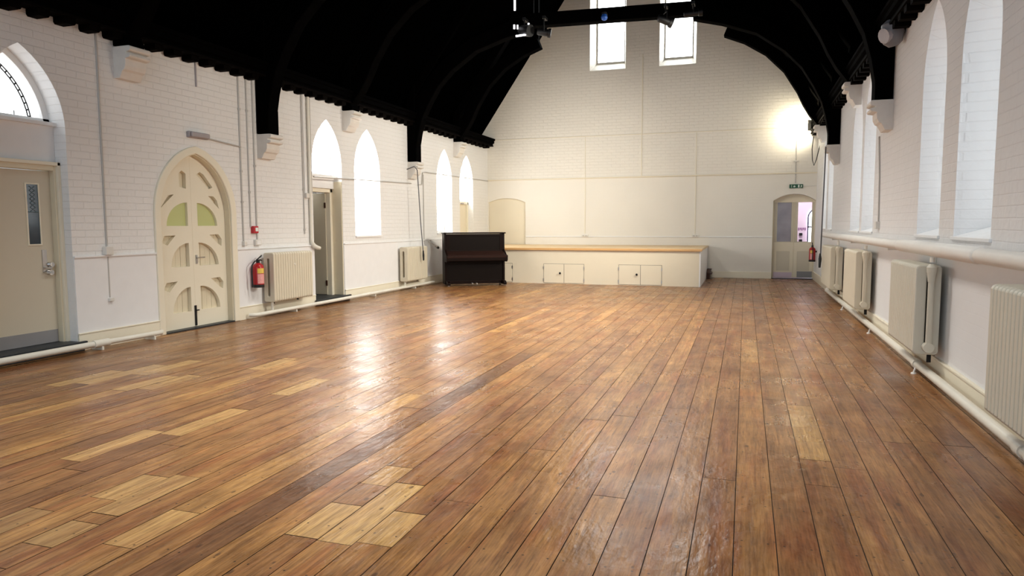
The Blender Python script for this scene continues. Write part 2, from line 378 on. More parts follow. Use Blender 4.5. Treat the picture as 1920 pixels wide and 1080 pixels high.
me = bpy.data.meshes.new('floorboards'); bmf.to_mesh(me); bmf.free(); me.materials.append(M['floor'])
fb = bpy.data.objects.new('floorboards', me); COL.objects.link(fb); fb.parent = floor; fb['kind'] = 'structure'

ZT = 3.85
# openings of the left wall: (y0, y1, foot, spring, peak)
A_NEAR = arch(4.98, 5.94, -0.2, 2.45, 3.27)
A_GOTH = arch(7.20, 8.50, -0.2, 1.55, 2.37)
A_DOOR = arch(10.59, 11.53, -0.2, 2.46, 3.27)
A_LANA = arch(11.98, 12.97, 1.20, 2.43, 3.27)
A_LANB = arch(15.77, 16.70, 1.21, 2.44, 3.26)
A_LANC = arch(17.22, 18.16, -0.2, 2.44, 3.24)
wl = MB().box(-0.55, 0, -2.5, L, -0.1, ZT).build('wall_left', 'wall_l')
cut = []
for a in (A_NEAR, A_DOOR, A_LANA, A_LANB, A_LANC):
    cut.append(MB().prism(a, 'x', -0.8, 0.2).build('cut', None))
cut.append(MB().prism(A_GOTH, 'x', -0.8, 0.2).build('cut', None))
boolean_cut(wl, cut)
tag(wl, 'white painted brick wall on the left with arched doors and windows', 'wall', kind='structure')

# right wall with tall lancet recesses
RL = [(7.23 * KR, 8.10 * KR, 3.50), (5.81 * KR, 6.76 * KR, 3.54), (11.95 * KR, 12.95 * KR, 3.55), (10.75 * KR, 11.75 * KR, 3.6), (16.75 * KR, 17.6 * KR, 3.55), (15.6 * KR, 16.4 * KR, 3.55)]
wr = MB().box(W, W + 0.55, -2.5, L, -0.1, ZT).build('wall_right', 'wall_r')
cut = []
for y0, y1, zp in RL:
    o_ = arch(y0, y1, 1.29, 2.72, zp); i_ = arch(y0 + 0.16, y1 - 0.10, 1.42, 2.72, zp - 0.16)
    cut.append(MB().loft([(W - 0.002 - 0.05 * 0, u, v) for u, v in o_], [(W + 0.40, u, v) for u, v in i_]).build('cut', None))
    cut[-1].data.transform(Matrix.Translation((0, 0, 0)))
boolean_cut(wr, cut)
tag(wr, 'rough white painted wall on the right with tall pointed window recesses', 'wall', kind='structure')

def roof_z(x): return 4.22 + 1.45 * min(x, W - x)
we = MB().prism([(-0.5, -0.1), (W + 0.5, -0.1), (W + 0.5, 4.2), (W / 2, roof_z(W / 2)), (-0.5, 4.2)], 'y', L, L + 0.5).build('wall_end', 'wall_e')
cut = []
GW = [((2.97, 3.94), (3.13, 3.87)), ((4.83, 5.77), (4.95, 5.66))]
for (a0, a1), (b0, b1) in GW:
    o_ = arch(a0, a1, 5.55, 7.6, 8.3); i_ = arch(b0, b1, 5.80, 7.6, 8.15)
    cut.append(MB().loft([(u, L - 0.002, v) for u, v in o_], [(u, L + 0.33, v) for u, v in i_]).build('cut', None))
D4 = segarch(7.75, 8.755, -0.2, 1.99, 2.16)
cut.append(MB().prism(D4, 'y', L - 0.2, L + 0.8).build('cut', None))
NI = segarch(0.0 + 0.02, 1.14, 0.70, 2.04, 2.16)
cut.append(MB().prism(NI, 'y', L - 0.2, L + 0.07).build('cut', None))
boolean_cut(we, cut)
MB().prism(segarch(0.025, 1.135, 0.83, 2.04, 2.158), 'y', L + 0.055, L + 0.072).build('niche_panel', 'niche', we)['kind'] = 'structure'
tag(we, 'white painted brick gable wall behind the stage', 'wall', kind='structure')

# ceiling: two black boarded slopes
cb = MB()
for sgn in (0, 1):
    xs = [-0.5, W / 2] if not sgn else [W + 0.5, W / 2]
    zs = [4.22 - 0.5 * 1.45, roof_z(W / 2)]
    cb.loft([(xs[0], -2.5, zs[0]), (xs[1], -2.5, zs[1]), (xs[1], -2.5, zs[1] + 0.15), (xs[0], -2.5, zs[0] + 0.15)],
            [(xs[0], L + 0.5, zs[0]), (xs[1], L + 0.5, zs[1]), (xs[1], L + 0.5, zs[1] + 0.15), (xs[0], L + 0.5, zs[0] + 0.15)])
ceil = cb.build('ceiling', 'roof'); tag(ceil, 'steep black stained timber roof boarding above the hall', 'ceiling', kind='structure')

# mouldings and skirting
def trim(name, mb, mat, label, cat='moulding', bevel=0.004):
    return tag(mb.build(name, mat, bevel=bevel), label, cat, kind='structure')
t = MB()
for a, b_ in ((-2.5, 4.97), (5.945, 7.10), (8.60, 10.58), (11.54, 17.21), (18.17, L)):
    t.box(0, 0.012, a, b_, 0.15, 1.045); t.box(0, 0.028, a, b_, 1.045, 1.065)
trim('trim_1', t, 'plaster', 'smooth white plaster dado on the left wall', bevel=0.003)
t = MB()
for a, b_ in ((-2.5, 4.97), (5.945, 7.14), (8.60, 10.57), (11.54, 17.21)):
    t.box(0, 0.022, a, b_, 0, 0.19); t.box(0, 0.030, a, b_, 0.185, 0.20)
trim('baseboard_left', t, 'creampale', 'cream skirting board along the left wall', 'skirting')
t = MB().box(W - 0.022, W, -2.5, L, 0, 0.19); t.box(W - 0.032, W, -2.5, L, 0.185, 0.205)
trim('baseboard_right', t, 'creampale', 'cream skirting board along the right wall behind the radiators', 'skirting')
t = MB().box(6.16, 7.75, L - 0.022, L, 0, 0.17)
trim('baseboard_end', t, 'creampale', 'cream skirting board on the end wall between stage and doors', 'skirting')
t = MB().box(0, W, L - 0.035, L, 2.66, 2.69)
trim('trim_2', t, 'niche', 'narrow cream ledge across the end wall at door head height')
t = MB().box(0, W, L - 0.012, L, 3.80, 3.815)
trim('trim_3', t, 'niche', 'thin line of moulding across the end wall below the lamp glow')
t = MB().box(1.16, 7.75, L - 0.018, L, 1.055, 1.08)
trim('trim_4', t, 'white', 'white dado moulding on the end wall above the stage')

# ------------------------------------------------------------------ windows
def window(n, outline, axis, d_out, d_in, pane_d, mat, label, fw=0.05, framemat='white'):
    o = thing('window_%d' % n, (0, 0, 0), label, 'window', kind='structure')
    MB().ring(outline, scaled(outline, fw), axis, d_out, d_in).build('frame', framemat, o)
    MB().prism(scaled(outline, fw * 0.6), axis, pane_d, pane_d + (0.01 if d_in > d_out else -0.01)).build('pane', mat, o)
    return o
def cutfoot(a, z):  return [(u, max(v, z)) for u, v in a]
w1 = window(1, cutfoot(A_NEAR, 2.50), 'x', -0.22, -0.36, -0.33, 'glow_n', 'pointed fanlight with leaded border above the cream door with a glass slit', 0.07)
fan = scaled(cutfoot(A_NEAR, 2.50), 0.07)
t = MB()
for d in (0.055, 0.085):
    q = scaled(fan, d)[2:]
    t.tube([(-0.325, u, v) for u, v in q], 0.007, 6)
q1, q2 = scaled(fan, 0.055)[2:], scaled(fan, 0.085)[2:]
for i in range(0, len(q1), 1): t.tube([(-0.325, *q1[i]), (-0.325, *q2[i])], 0.009, 6)
for u in (5.3, 5.46, 5.62): t.tube([(-0.325, u, 2.57), (-0.325, u, 2.63)], 0.005, 6)
t.build('leading', 'iron', w1)
window(2, cutfoot(A_DOOR, 2.30), 'x', -0.22, -0.36, -0.33, 'glow_l', 'pointed fanlight above the open doorway', 0.06)
wA = window(3, A_LANA, 'x', -0.22, -0.36, -0.33, 'glow_l', 'tall bright lancet window right of the open doorway', 0.06)
MB().box(-0.33, 0.03, 11.97, 12.98, 1.165, 1.205).build('sill', 'white', wA, bevel=0.005)
wB = window(4, A_LANB, 'x', -0.22, -0.36, -0.33, 'glow_l', 'tall blown-out lancet window behind the piano', 0.06)
MB().box(-0.33, 0.03, 15.76, 16.71, 1.17, 1.21).build('sill', 'white', wB, bevel=0.005)
wC = window(5, cutfoot(A_LANC, 2.02), 'x', -0.22, -0.36, -0.33, 'glow_l', 'pointed fanlight nearest the end wall on the left', 0.06)
k = 6
for (a0, a1), (b0, b1) in GW:
    window(k, arch(b0, b1, 5.80, 7.6, 8.15), 'y', L + 0.26, L + 0.36, L + 0.32, 'glow_e', 'tall bright gable window, the %s of the pair high on the end wall' % ('left' if k == 6 else 'right'), 0.012)
    k += 1
RWL = ['first of the two right wall lancets beside the nearest corbel, the farther one', 'right wall lancet nearest the camera, cut by the top of the picture',
       'farther lancet of the middle pair on the right wall', 'nearer lancet of the middle pair on the right wall',
       'farther lancet of the last pair on the right wall by the end doors', 'nearer lancet of the last pair on the right wall']
for (y0, y1, zp), lb in zip(RL, RWL):
    w = window(k, arch(y0 + 0.14, y1 - 0.08, 1.40, 2.72, zp - 0.14), 'x', W + 0.32, W + 0.42, W + 0.37, 'glow_r', lb, 0.05)
    MB().box(W - 0.02, W + 0.06, y0 - 0.03, y1 + 0.03, 1.262, 1.292).build('sill', 'plaster', w, bevel=0.006)
    k += 1
# ------------------------------------------------------------------ doors on the left wall
d1 = thing('door_1', (-0.2, 5.46, 0.11), 'plain cream flush door with a narrow glass slit at the left edge of the hall', 'door', kind='structure')
MB().box(-0.24, -0.20, 5.04, 5.88, 0.115, 2.0).build('leaf', 'creamdoor', d1, bevel=0.004)
MB().box(-0.30, -0.13, 5.88, 5.94, 0.05, 2.075).box(-0.30, -0.13, 4.98, 5.04, 0.05, 2.075).box(-0.30, -0.13, 5.04, 5.88, 2.005, 2.075).build('frame', 'cream', d1, bevel=0.008)
MB().box(-0.155, -0.10, 5.90, 5.94, 0.05, 2.10).box(-0.155, -0.10, 4.98, 5.94, 2.06, 2.10).build('architrave', 'creampale', d1, bevel=0.006)
MB().box(-0.30, -0.17, 4.98, 5.94, 2.08, 2.50).box(-0.34, -0.12, 4.98, 5.94, 2.49, 2.53).build('transom_panel', 'plaster', d1, bevel=0.005)
vp = MB().box(-0.205, -0.197, 5.60, 5.73, 1.21, 1.85).build('vision_panel', 'darkglass', d1)
MB().ring(rect(5.585, 5.745, 1.195, 1.865), rect(5.60, 5.73, 1.21, 1.85), 'x', -0.205, -0.190).build('bead', 'creampale', vp)
t = MB()
for i in range(6):
    z = 1.56 + 0.045 * i
    t.tube([(-0.194, 5.635, z), (-0.194, 5.695, z + 0.045)], 0.004, 5); t.tube([(-0.194, 5.695, z), (-0.194, 5.635, z + 0.045)], 0.004, 5)
t.tube([(-0.194, 5.61, 1.555), (-0.194, 5.72, 1.555)], 0.006, 5)
t.build('leading', 'wireglass', vp)
MB().box(-0.205, -0.195, 5.05, 5.87, 0.118, 0.255).build('kick_plate', 'kick', d1)
hd = MB().box(-0.2, -0.192, 5.735, 5.79, 0.90, 1.145).build('push_plate', 'steel', d1, bevel=0.002)
t = MB().tube([(-0.2, 5.80, 0.945), (-0.15, 5.80, 0.945), (-0.145, 5.74, 0.945)], 0.012, 8).tube([(-0.2, 5.82, 0.98), (-0.155, 5.82, 0.98)], [0.035, 0.026], 12)
t.tube([(-0.2, 5.81, 0.895), (-0.16, 5.81, 0.895)], [0.034, 0.03], 12); t.tube([(-0.16, 5.81, 0.895), (-0.155, 5.74, 0.895)], 0.012, 8)
t.build('handle', 'chrome', d1, smooth=True)
tag(MB().box(-0.5, 0.0, 4.985, 5.935, 0.0, 0.113).box(0.034, 0.05, 4.9, 5.99, 0.0, 0.088).box(0.033, 0.075, 4.88, 6.01, 0.085, 0.113).box(-0.01, 0.04, 4.985, 5.935, 0.085, 0.113).build('door_step', 'slate', origin=(0, 5.46, 0), bevel=0.012), 'dark slate step below the cream door with a glass slit', 'step')

# gothic double door
d2 = thing('door_2', (-0.09, 7.85, 0), 'cream gothic arched double door with quarter-round panels and two green panes', 'door', kind='structure')
G0 = [(u, max(v, 0.02)) for u, v in arch(7.205, 8.495, 0.02, 1.55, 2.365, 16)]
leaf = MB().prism(G0, 'x', -0.14, -0.088).build('leaf', 'creampale', d2)
def quarter(u0, u1, v0, v1, side, n=9):
    """quarter panel whose straight sides lie on the stile and the rail; side -1 = left leaf"""
    if side < 0: return [(u0, v0), (u1, v0)] + [(u1 - (u1 - u0) * math.sin(PI / 2 * k_ / n), v0 + (v1 - v0) * math.cos(PI / 2 * k_ / n)) for k_ in range(n)]
    return [(u0, v0), (u1, v0)] + [(u0 + (u1 - u0) * math.cos(PI / 2 * k_ / n), v0 + (v1 - v0) * math.sin(PI / 2 * k_ / n)) for k_ in range(1, n + 1)]
holes = []
glassq = []
for z0, z1 in ((0.235, 0.57), (0.85, 1.17), (1.40, 1.715)):
    ol = 7.40 if z0 > 1.3 else 7.45; orr = 8.335
    for side, u0, u1 in ((-1, ol, 7.775), (1, 7.955, orr)):
        q = quarter(u0, u1, z0, z1, side); holes.append(q)
        if z0 > 1.3: glassq.append(q)
    zb = z0 + 0.43
    if z0 < 1.3:
        holes.append([(7.30, zb - 0.10), (7.40, zb - 0.135), (7.545, zb - 0.005), (7.355, zb - 0.01)])
        holes.append([(8.17, zb - 0.005), (8.33, zb - 0.13), (8.405, zb - 0.17), (8.415, zb - 0.07), (8.35, zb)])
    else:
        holes.append([(7.31, 1.63), (7.40, 1.70), (7.545, 1.815), (7.45, 1.80)])
        holes.append([(8.18, 1.815), (8.31, 1.70), (8.385, 1.64), (8.345, 1.76), (8.28, 1.815)])
holes.append([(7.65, 1.92), (7.765, 1.90), (7.77, 2.10), (7.70, 2.14), (7.645, 2.10)])
holes.append([(7.965, 2.10), (8.20, 1.915), (8.27, 1.94), (8.10, 2.11), (8.03, 2.14)])
boolean_cut(leaf, [MB().prism(h, 'x', -0.3, 0.1).build('cut', None, d2) for h in holes])
leaf.data.materials.clear(); leaf.data.materials.append(M['creampale'])
bk = MB()
for i in range(14):
    a = 7.21 + i * 0.0915
    if i % 1 == 0: bk.box(-0.165, -0.142 + 0.002 * (i % 2), a + 0.002, a + 0.0895, 0.02, 1.5 if i in (0, 13) else 1.9)
bk.build('back_boards', 'cream', d2)
MB().box(-0.165, -0.142, 7.62, 8.3, 1.86, 2.18).build('back_boards', 'cream', d2)
for q in glassq: MB().prism(q, 'x', -0.138, -0.126).build('green_pane', 'greenglass', d2)['label'] = 'green obscured glass quarter pane'
MB().box(-0.092, -0.0872, 7.8465, 7.8495, 0.02, 2.34).build('meeting_line', 'cream', d2)
MB().box(-0.088, -0.072, 7.825, 7.857, 0.03, 0.31).box(-0.078, -0.05, 7.84, 7.885, 0.235, 0.25).build('bolt', 'iron', d2, bevel=0.004)
MB().box(-0.088, -0.078, 7.885, 7.915, 0.88, 1.0).tube([(-0.08, 7.90, 0.965), (-0.045, 7.90, 0.965), (-0.04, 8.01, 0.965)], 0.009, 8).build('handle', 'steel', d2, smooth=True)
ao = [(u, max(v, 0)) for u, v in arch(7.10, 8.61, 0, 1.57, 2.47, 16)]; ai = [(u, max(v, 0)) for u, v in arch(7.2, 8.5, 0, 1.55, 2.37, 16)]
MB().ring(ao[1:] + ao[:1], ai[1:] + ai[:1], 'x', -0.02, 0.03, closed=False).build('architrave', 'creampale', d2, bevel=0.012)
li = scaled(ai, 0.012); MB().ring(ai[1:] + ai[:1], li[1:] + li[:1], 'x', -0.2, 0.0, closed=False).build('lining', 'cream', d2)
MB().box(-0.25, 0.02, 7.16, 8.60, -0.004, 0.018).build('threshold', 'slate', d2)

# open doorway with its leaf swung into a corridor
d3 = thing('door_3', (-0.3, 11.06, 0.1), 'open cream door leaf standing back in the doorway under a fanlight', 'door', kind='structure')
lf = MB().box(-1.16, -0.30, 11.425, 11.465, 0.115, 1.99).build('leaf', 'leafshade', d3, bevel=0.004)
for z in (0.28, 1.72): MB().box(-0.325, -0.29, 11.415, 11.428, z, z + 0.10).build('hinge', 'darkwood', d3)
MB().box(-0.32, -0.20, 11.44, 11.53, 0.1, 2.07).box(-0.32, -0.20, 10.59, 10.66, 0.1, 2.07).box(-0.32, -0.20, 10.59, 11.53, 2.0, 2.07).build('frame', 'creampale', d3, bevel=0.008)
MB().box(-0.20, -0.005, 11.505, 11.528, 0.11, 2.2).build('lining', 'cream', d3, bevel=0.004)
MB().box(-0.32, -0.16, 10.59, 11.53, 2.07, 2.29).box(-0.34, -0.10, 10.59, 11.53, 2.27, 2.31).build('transom_panel', 'plaster', d3, bevel=0.005)
co = MB().box(-3.2, -0.55, 9.6, 13.0, -0.1, 0.1)
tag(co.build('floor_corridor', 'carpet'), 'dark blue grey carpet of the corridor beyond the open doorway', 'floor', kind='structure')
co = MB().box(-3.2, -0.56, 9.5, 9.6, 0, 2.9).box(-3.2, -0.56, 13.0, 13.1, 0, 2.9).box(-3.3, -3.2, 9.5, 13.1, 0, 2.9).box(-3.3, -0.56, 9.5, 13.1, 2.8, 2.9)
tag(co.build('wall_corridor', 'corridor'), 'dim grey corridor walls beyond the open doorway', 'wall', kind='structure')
tag(MB().box(-0.56, 0.0, 10.595, 11.525, 0, 0.108).box(0.034, 0.05, 10.53, 11.64, 0, 0.085).box(0.033, 0.075, 10.52, 11.66, 0.082, 0.108).box(-0.01, 0.04, 10.595, 11.525, 0.082, 0.108).build('door_step', 'slate', origin=(0, 11.1, 0), bevel=0.012), 'dark slate step at the open doorway right of the near radiator', 'step')

d5 = thing('door_4', (-0.2, 17.69, 0), 'cream door half hidden behind the piano in the far left corner', 'door', kind='structure')
MB().box(-0.26, -0.20, 17.29, 18.09, 0.02, 1.95).build('leaf', 'niche', d5, bevel=0.004)
MB().box(-0.30, -0.14, 17.22, 17.29, 0, 2.02).box(-0.30, -0.14, 18.09, 18.16, 0, 2.02).box(-0.30, -0.14, 17.22, 18.16, 1.95, 2.03).build('frame', 'creampale', d5, bevel=0.006)
MB().box(-0.16, -0.10, 17.6, 17.75, 1.96, 1.985).build('closer', 'grey', d5)

# end doors and the room behind them
d4 = thing('door_5', (8.22, L + 0.2, 0), 'cream glazed double doors under a low arch in the end wall', 'door', kind='structure')
yd = L + 0.2
def glazed_leaf(x0, x1, panemat, nm):
    lf = MB().ring(rect(x0, x1, 0.03, 2.02), rect(x0 + 0.075, x1 - 0.06, 0.91, 1.95), 'y', yd, yd + 0.04).build(nm, 'creamdoor', d4, bevel=0.004)
    MB().box(x0 + 0.05, x1 - 0.05, yd + 0.012, yd + 0.03, 0.1, 0.95).build('lower_panel', 'creamdoor', lf)
    MB().ring(rect(x0, x1, 0.03, 0.93), rect(x0 + 0.08, x1 - 0.08, 0.2, 0.70), 'y', yd - 0.006, yd + 0.01).build('panel_frame', 'niche', lf, bevel=0.004)
    MB().box(x0 + 0.06, x1 - 0.05, yd + 0.016, yd + 0.022, 0.9, 1.97).build('pane', panemat, lf)
    return lf
l1 = glazed_leaf(7.79, 8.265, 'curtainglass', 'leaf'); l1['label'] = 'left leaf with violet grey glass'
MB().box(7.80, 8.25, yd - 0.012, yd - 0.004, 0.035, 0.16).build('kick_plate', 'lavender', l1)
l2 = glazed_leaf(8.285, 8.745, 'clear', 'leaf'); l2['label'] = 'right leaf, clear glass looking into a lavender room'
MB().box(8.37, 8.73, yd - 0.014, yd - 0.006, 0.035, 0.19).build('kick_plate', 'kick', l2)
MB().box(8.265, 8.285, yd - 0.01, yd + 0.05, 0.03, 2.02).build('meeting_post', 'cream', d4, bevel=0.004)
MB().box(7.752, 7.79, yd - 0.04, yd + 0.07, 0, 2.02).box(8.742, 8.754, yd - 0.04, yd + 0.07, 0, 2.05).build('frame', 'cream', d4, bevel=0.004)
MB().prism(segarch(7.752, 8.753, 1.95, 1.99, 2.155), 'y', yd - 0.02, yd + 0.05).build('arch_head', 'niche', d4)
MB().box(7.755, 8.75, L - 0.01, L + 0.3, -0.004, 0.012).build('threshold', 'slate', d4)
rm = MB().box(6.8, 11.6, L + 3.4, L + 3.5, 0, 3.2).box(11.5, 11.6, L + 0.5, L + 3.5, 0, 3.2).box(6.7, 6.8, L + 0.5, L + 3.5, 0, 3.2).box(6.7, 11.6, L + 0.5, L + 3.5, 3.1, 3.2)
tag(rm.build('wall_next_room', 'lavender'), 'lavender walls of the room seen through the end doors', 'wall', kind='structure')
tag(MB().box(6.7, 11.6, L + 0.6, L + 3.5, -0.1, 0.0).build('floor_next_room', 'darkwood'), 'dark floor of the room beyond the end doors', 'floor', kind='structure')
yb = L + 3.4
nw = thing('window_14', (9.0, yb, 1.0), 'arched window with a navy frame in the lavender room beyond the end doors', 'window', kind='structure')
sa = arch(8.83, 9.20, 0.82, 1.58, 1.86)
MB().prism(sa, 'y', yb - 0.03, yb - 0.02).build('pane', 'glow_room', nw)
MB().ring(sa, scaled(sa, 0.035), 'y', yb - 0.06, yb - 0.02).box(8.83, 9.20, yb - 0.06, yb - 0.02, 1.29, 1.33).build('frame', 'navy', nw)
ps = thing('wall_poster', (8.68, yb, 1.2), 'purple lettering on the lavender wall seen through the end doors', 'poster')
t = MB()
for i in range(5): t.box(8.58 + i * 0.045, 8.61 + i * 0.045, yb - 0.012, yb - 0.004, 1.21 + 0.02 * (i % 2), 1.29)
t.build('lettering', 'purple', ps)
for z, lb in ((1.06, 'upper'), (0.87, 'lower')):
    tag(MB().box(8.61, 8.70, yb - 0.06, yb - 0.005, z, z + 0.075).build('wall_box', 'iron', origin=(8.65, yb, z), bevel=0.008), 'small dark box on the lavender wall beyond the end doors, the %s of two' % lb, 'box')
# ------------------------------------------------------------------ roof trusses, corbels and cornices
def truss(yl, yr, long_, label):
    o = thing('roof_truss', (W / 2, (yl + yr) / 2, 2.8 if long_ else 3.5), label, 'roof truss', 'black roof trusses')
    hw = 0.115
    def P(x, z, s): return (x, yl + (yr - yl) * x / W + s * hw, z)
    def plate(poly, nm, s0=-1, s1=1, bevel=0.012):
        return MB().loft([P(x, z, s0) for x, z in poly], [P(x, z, s1) for x, z in poly]).build(nm, 'black', o, bevel=bevel)
    if long_:
        curve = [(0.20, 2.93), (0.215, 3.15), (0.26, 3.4), (0.35, 3.72), (0.50, 4.02), (0.72, 4.38), (1.03, 4.70), (1.56, 5.07), (2.2, 5.29), (2.75, 5.42)]
        zb = 2.79
    else:
        curve = [(0.205, 3.63), (0.26, 3.70), (0.36, 3.83), (0.50, 4.07), (0.63, 4.35), (0.93, 4.83), (1.33, 5.23), (1.80, 5.52), (2.25, 5.70)]
        zb = 3.50
    th = 0.30 if long_ else 0.25
    outer = []
    for i, (x, z) in enumerate(curve):
        a = Vector(curve[max(0, i - 1)]); c_ = Vector(curve[min(len(curve) - 1, i + 1)]); d = (c_ - a).normalized()
        outer.append((max(0.02, x - d.y * th), z + d.x * th))
    for m_ in (0, 1):
        fx = (lambda x: x) if not m_ else (lambda x: W - x)
        rib = [(fx(x), z) for x, z in curve + outer[::-1]]
        plate(rib, 'arch_rib')
        zp_ = zb + 0.115 * m_
        post = [(0.004, zp_), (0.21, zp_), (0.21, zp_ + (0.36 if long_ else 0.05)), (0.185, zp_ + (0.40 if long_ else 0.1)), (0.185, roof_z(0.185) - 0.02), (0.004, roof_z(0.0) - 0.02)]
        plate([(fx(x), z) for x, z in post], 'wall_post', -1.12, 1.12)
        raf = [(0.05, roof_z(0.05) - 0.32), (W / 2, roof_z(W / 2) - 0.32), (W / 2, roof_z(W / 2) - 0.01), (0.05, roof_z(0.05) - 0.01)]
        plate([(fx(x), z) for x, z in raf], 'rafter')
        if long_:
            sp_ = [(x, z) for x, z in outer[4:]] + [(2.80, 5.72), (2.80, roof_z(2.8) - 0.3), (0.5, roof_z(0.5) - 0.3)]
            plate([(fx(x), z) for x, z in sp_], 'spandrel_board', -0.3, 0.3, 0)
        else:
            plate([(fx(x), z) for x, z in [(2.0, 5.62), (2.18, 5.72), (2.18, roof_z(2.18) - 0.25), (2.0, roof_z(2.0) - 0.25)]], 'strut', -0.5, 0.5, 0)
    if long_:
        plate([(2.3, 5.50), (W - 2.3, 5.50), (W - 2.3, 5.76), (2.3, 5.76)], 'collar_beam', -1, 1)
    return o
TR = [(6.74, 7.30, False, 'black roof truss nearest the camera, its left foot on the corbel above the gothic door'),
      (9.28, 9.88, True, 'black roof truss with the long left post just past the gothic door'),
      (11.71, 12.53, False, 'short-footed black truss between the open doorway fanlight and the first lancet'),
      (14.35, 15.00, True, 'black truss whose collar beam carries the stage lamps'),
      (16.94, 17.58, False, 'black truss nearest the end wall, its curved rib against the white gable')]
for a in TR: truss(*a)

# corbel: stone block with two rolls and a chamfered foot, profile in (distance from wall, z below the top)
prof = [(-0.008, 0), (0.34, 0), (0.365, -0.012), (0.37, -0.045), (0.35, -0.062), (0.275, -0.070), (0.275, -0.086), (0.35, -0.094), (0.36, -0.118), (0.34, -0.135), (0.255, -0.145), (0.262, -0.17), (0.255, -0.22), (0.225, -0.265), (0.18, -0.285), (0.12, -0.365), (-0.008, -0.365)]
prof = [(x * 0.70 if x > 0 else x, z) for x, z in prof]
cb0 = None
CL = [(0, 0), (1, 0), (2, 0), (3, 0), (4, 0), (1, 1), (2, 1), (3, 1), (4, 1)]
CLAB = {(0, 0): 'white moulded stone corbel between the near fanlight and the gothic door', (1, 0): 'stone corbel under the long black post right of the gothic door',
        (2, 0): 'stone corbel between the doorway fanlight and the first lancet', (3, 0): 'white corbel under the long black post above the hanging dark cable',
        (4, 0): 'small pale corbel on the left wall nearest the end wall', (1, 1): 'chipped stone corbel under the nearest long post on the right wall',
        (2, 1): 'stone corbel high on the right wall above the middle lancet pair', (3, 1): 'corbel on the right wall under the long post with the thin dark cable',
        (4, 1): 'white corbel on the right wall nearest the end doors'}
for (i, s) in CL:
    yl, yr, lg, _ = TR[i]
    zt = (2.785 if lg else 3.495) + 0.115 * s
    y = yr - 0.01 if s else yl + 0.03
    if cb0 is None:
        m0 = MB().prism(prof, 'y', -0.155, 0.155)
        cb0 = m0.build('corbel', 'stone', bevel=0.006); tag(cb0, CLAB[(i, s)], 'corbel', 'stone corbels under the roof trusses')
        cb0.location = (0, y, zt)
    else:
        c_ = cb0.copy(); COL.objects.link(c_); c_.location = (W if s else 0, y, zt); c_.rotation_euler = (0, 0, PI if s else 0); c_['label'] = CLAB[(i, s)]

for s in (0, 1):
    fx = (lambda x: x) if not s else (lambda x: W - x)
    c_ = thing('dentil_cornice', (fx(0.1), 10, 3.56), 'black dentilled timber cornice along the top of the %s wall' % ('right' if s else 'left'), 'cornice', 'dentilled cornices')
    y0 = 2.5
    pr = [(0.003, 3.635), (0.17, 3.635), (0.17, 3.70), (0.21, 3.72), (0.21, 3.78), (0.24, 3.80), (0.24, 3.84), (0.10, 3.87), (0.003, 3.88), (-0.28, 3.9), (-0.28, 3.853), (0.003, 3.853)]
    MB().prism([(fx(x), z) for x, z in pr], 'y', y0, L - 0.002).build('fascia', 'black', c_)
    MB().box(min(fx(0.005), fx(0.185)), max(fx(0.005), fx(0.185)), y0, L - 0.002, 3.63, 3.66).build('bed_mould', 'blackbrown', c_)
    d0 = None; y = y0 + 0.1; ps_ = []
    while y < L - 0.1: ps_.append(y); y += 0.3035
    for y in ps_:
        if any(abs(y - (TR[i][1] if s else TR[i][0])) < 0.16 for i in range(5)): continue
        if d0 is None:
            dpoly = [(y - 0.068, 3.64), (y - 0.068, 3.58), (y - 0.052, 3.558), (y + 0.052, 3.558), (y + 0.068, 3.58), (y + 0.068, 3.64)]
            d0 = MB().prism(dpoly, 'x', fx(0.0), fx(0.165)).build('dentil', 'blackbrown', c_); yb0 = y
        else:
            dd = d0.copy(); COL.objects.link(dd); dd.parent = c_; dd.location = (0, y - yb0, 0)

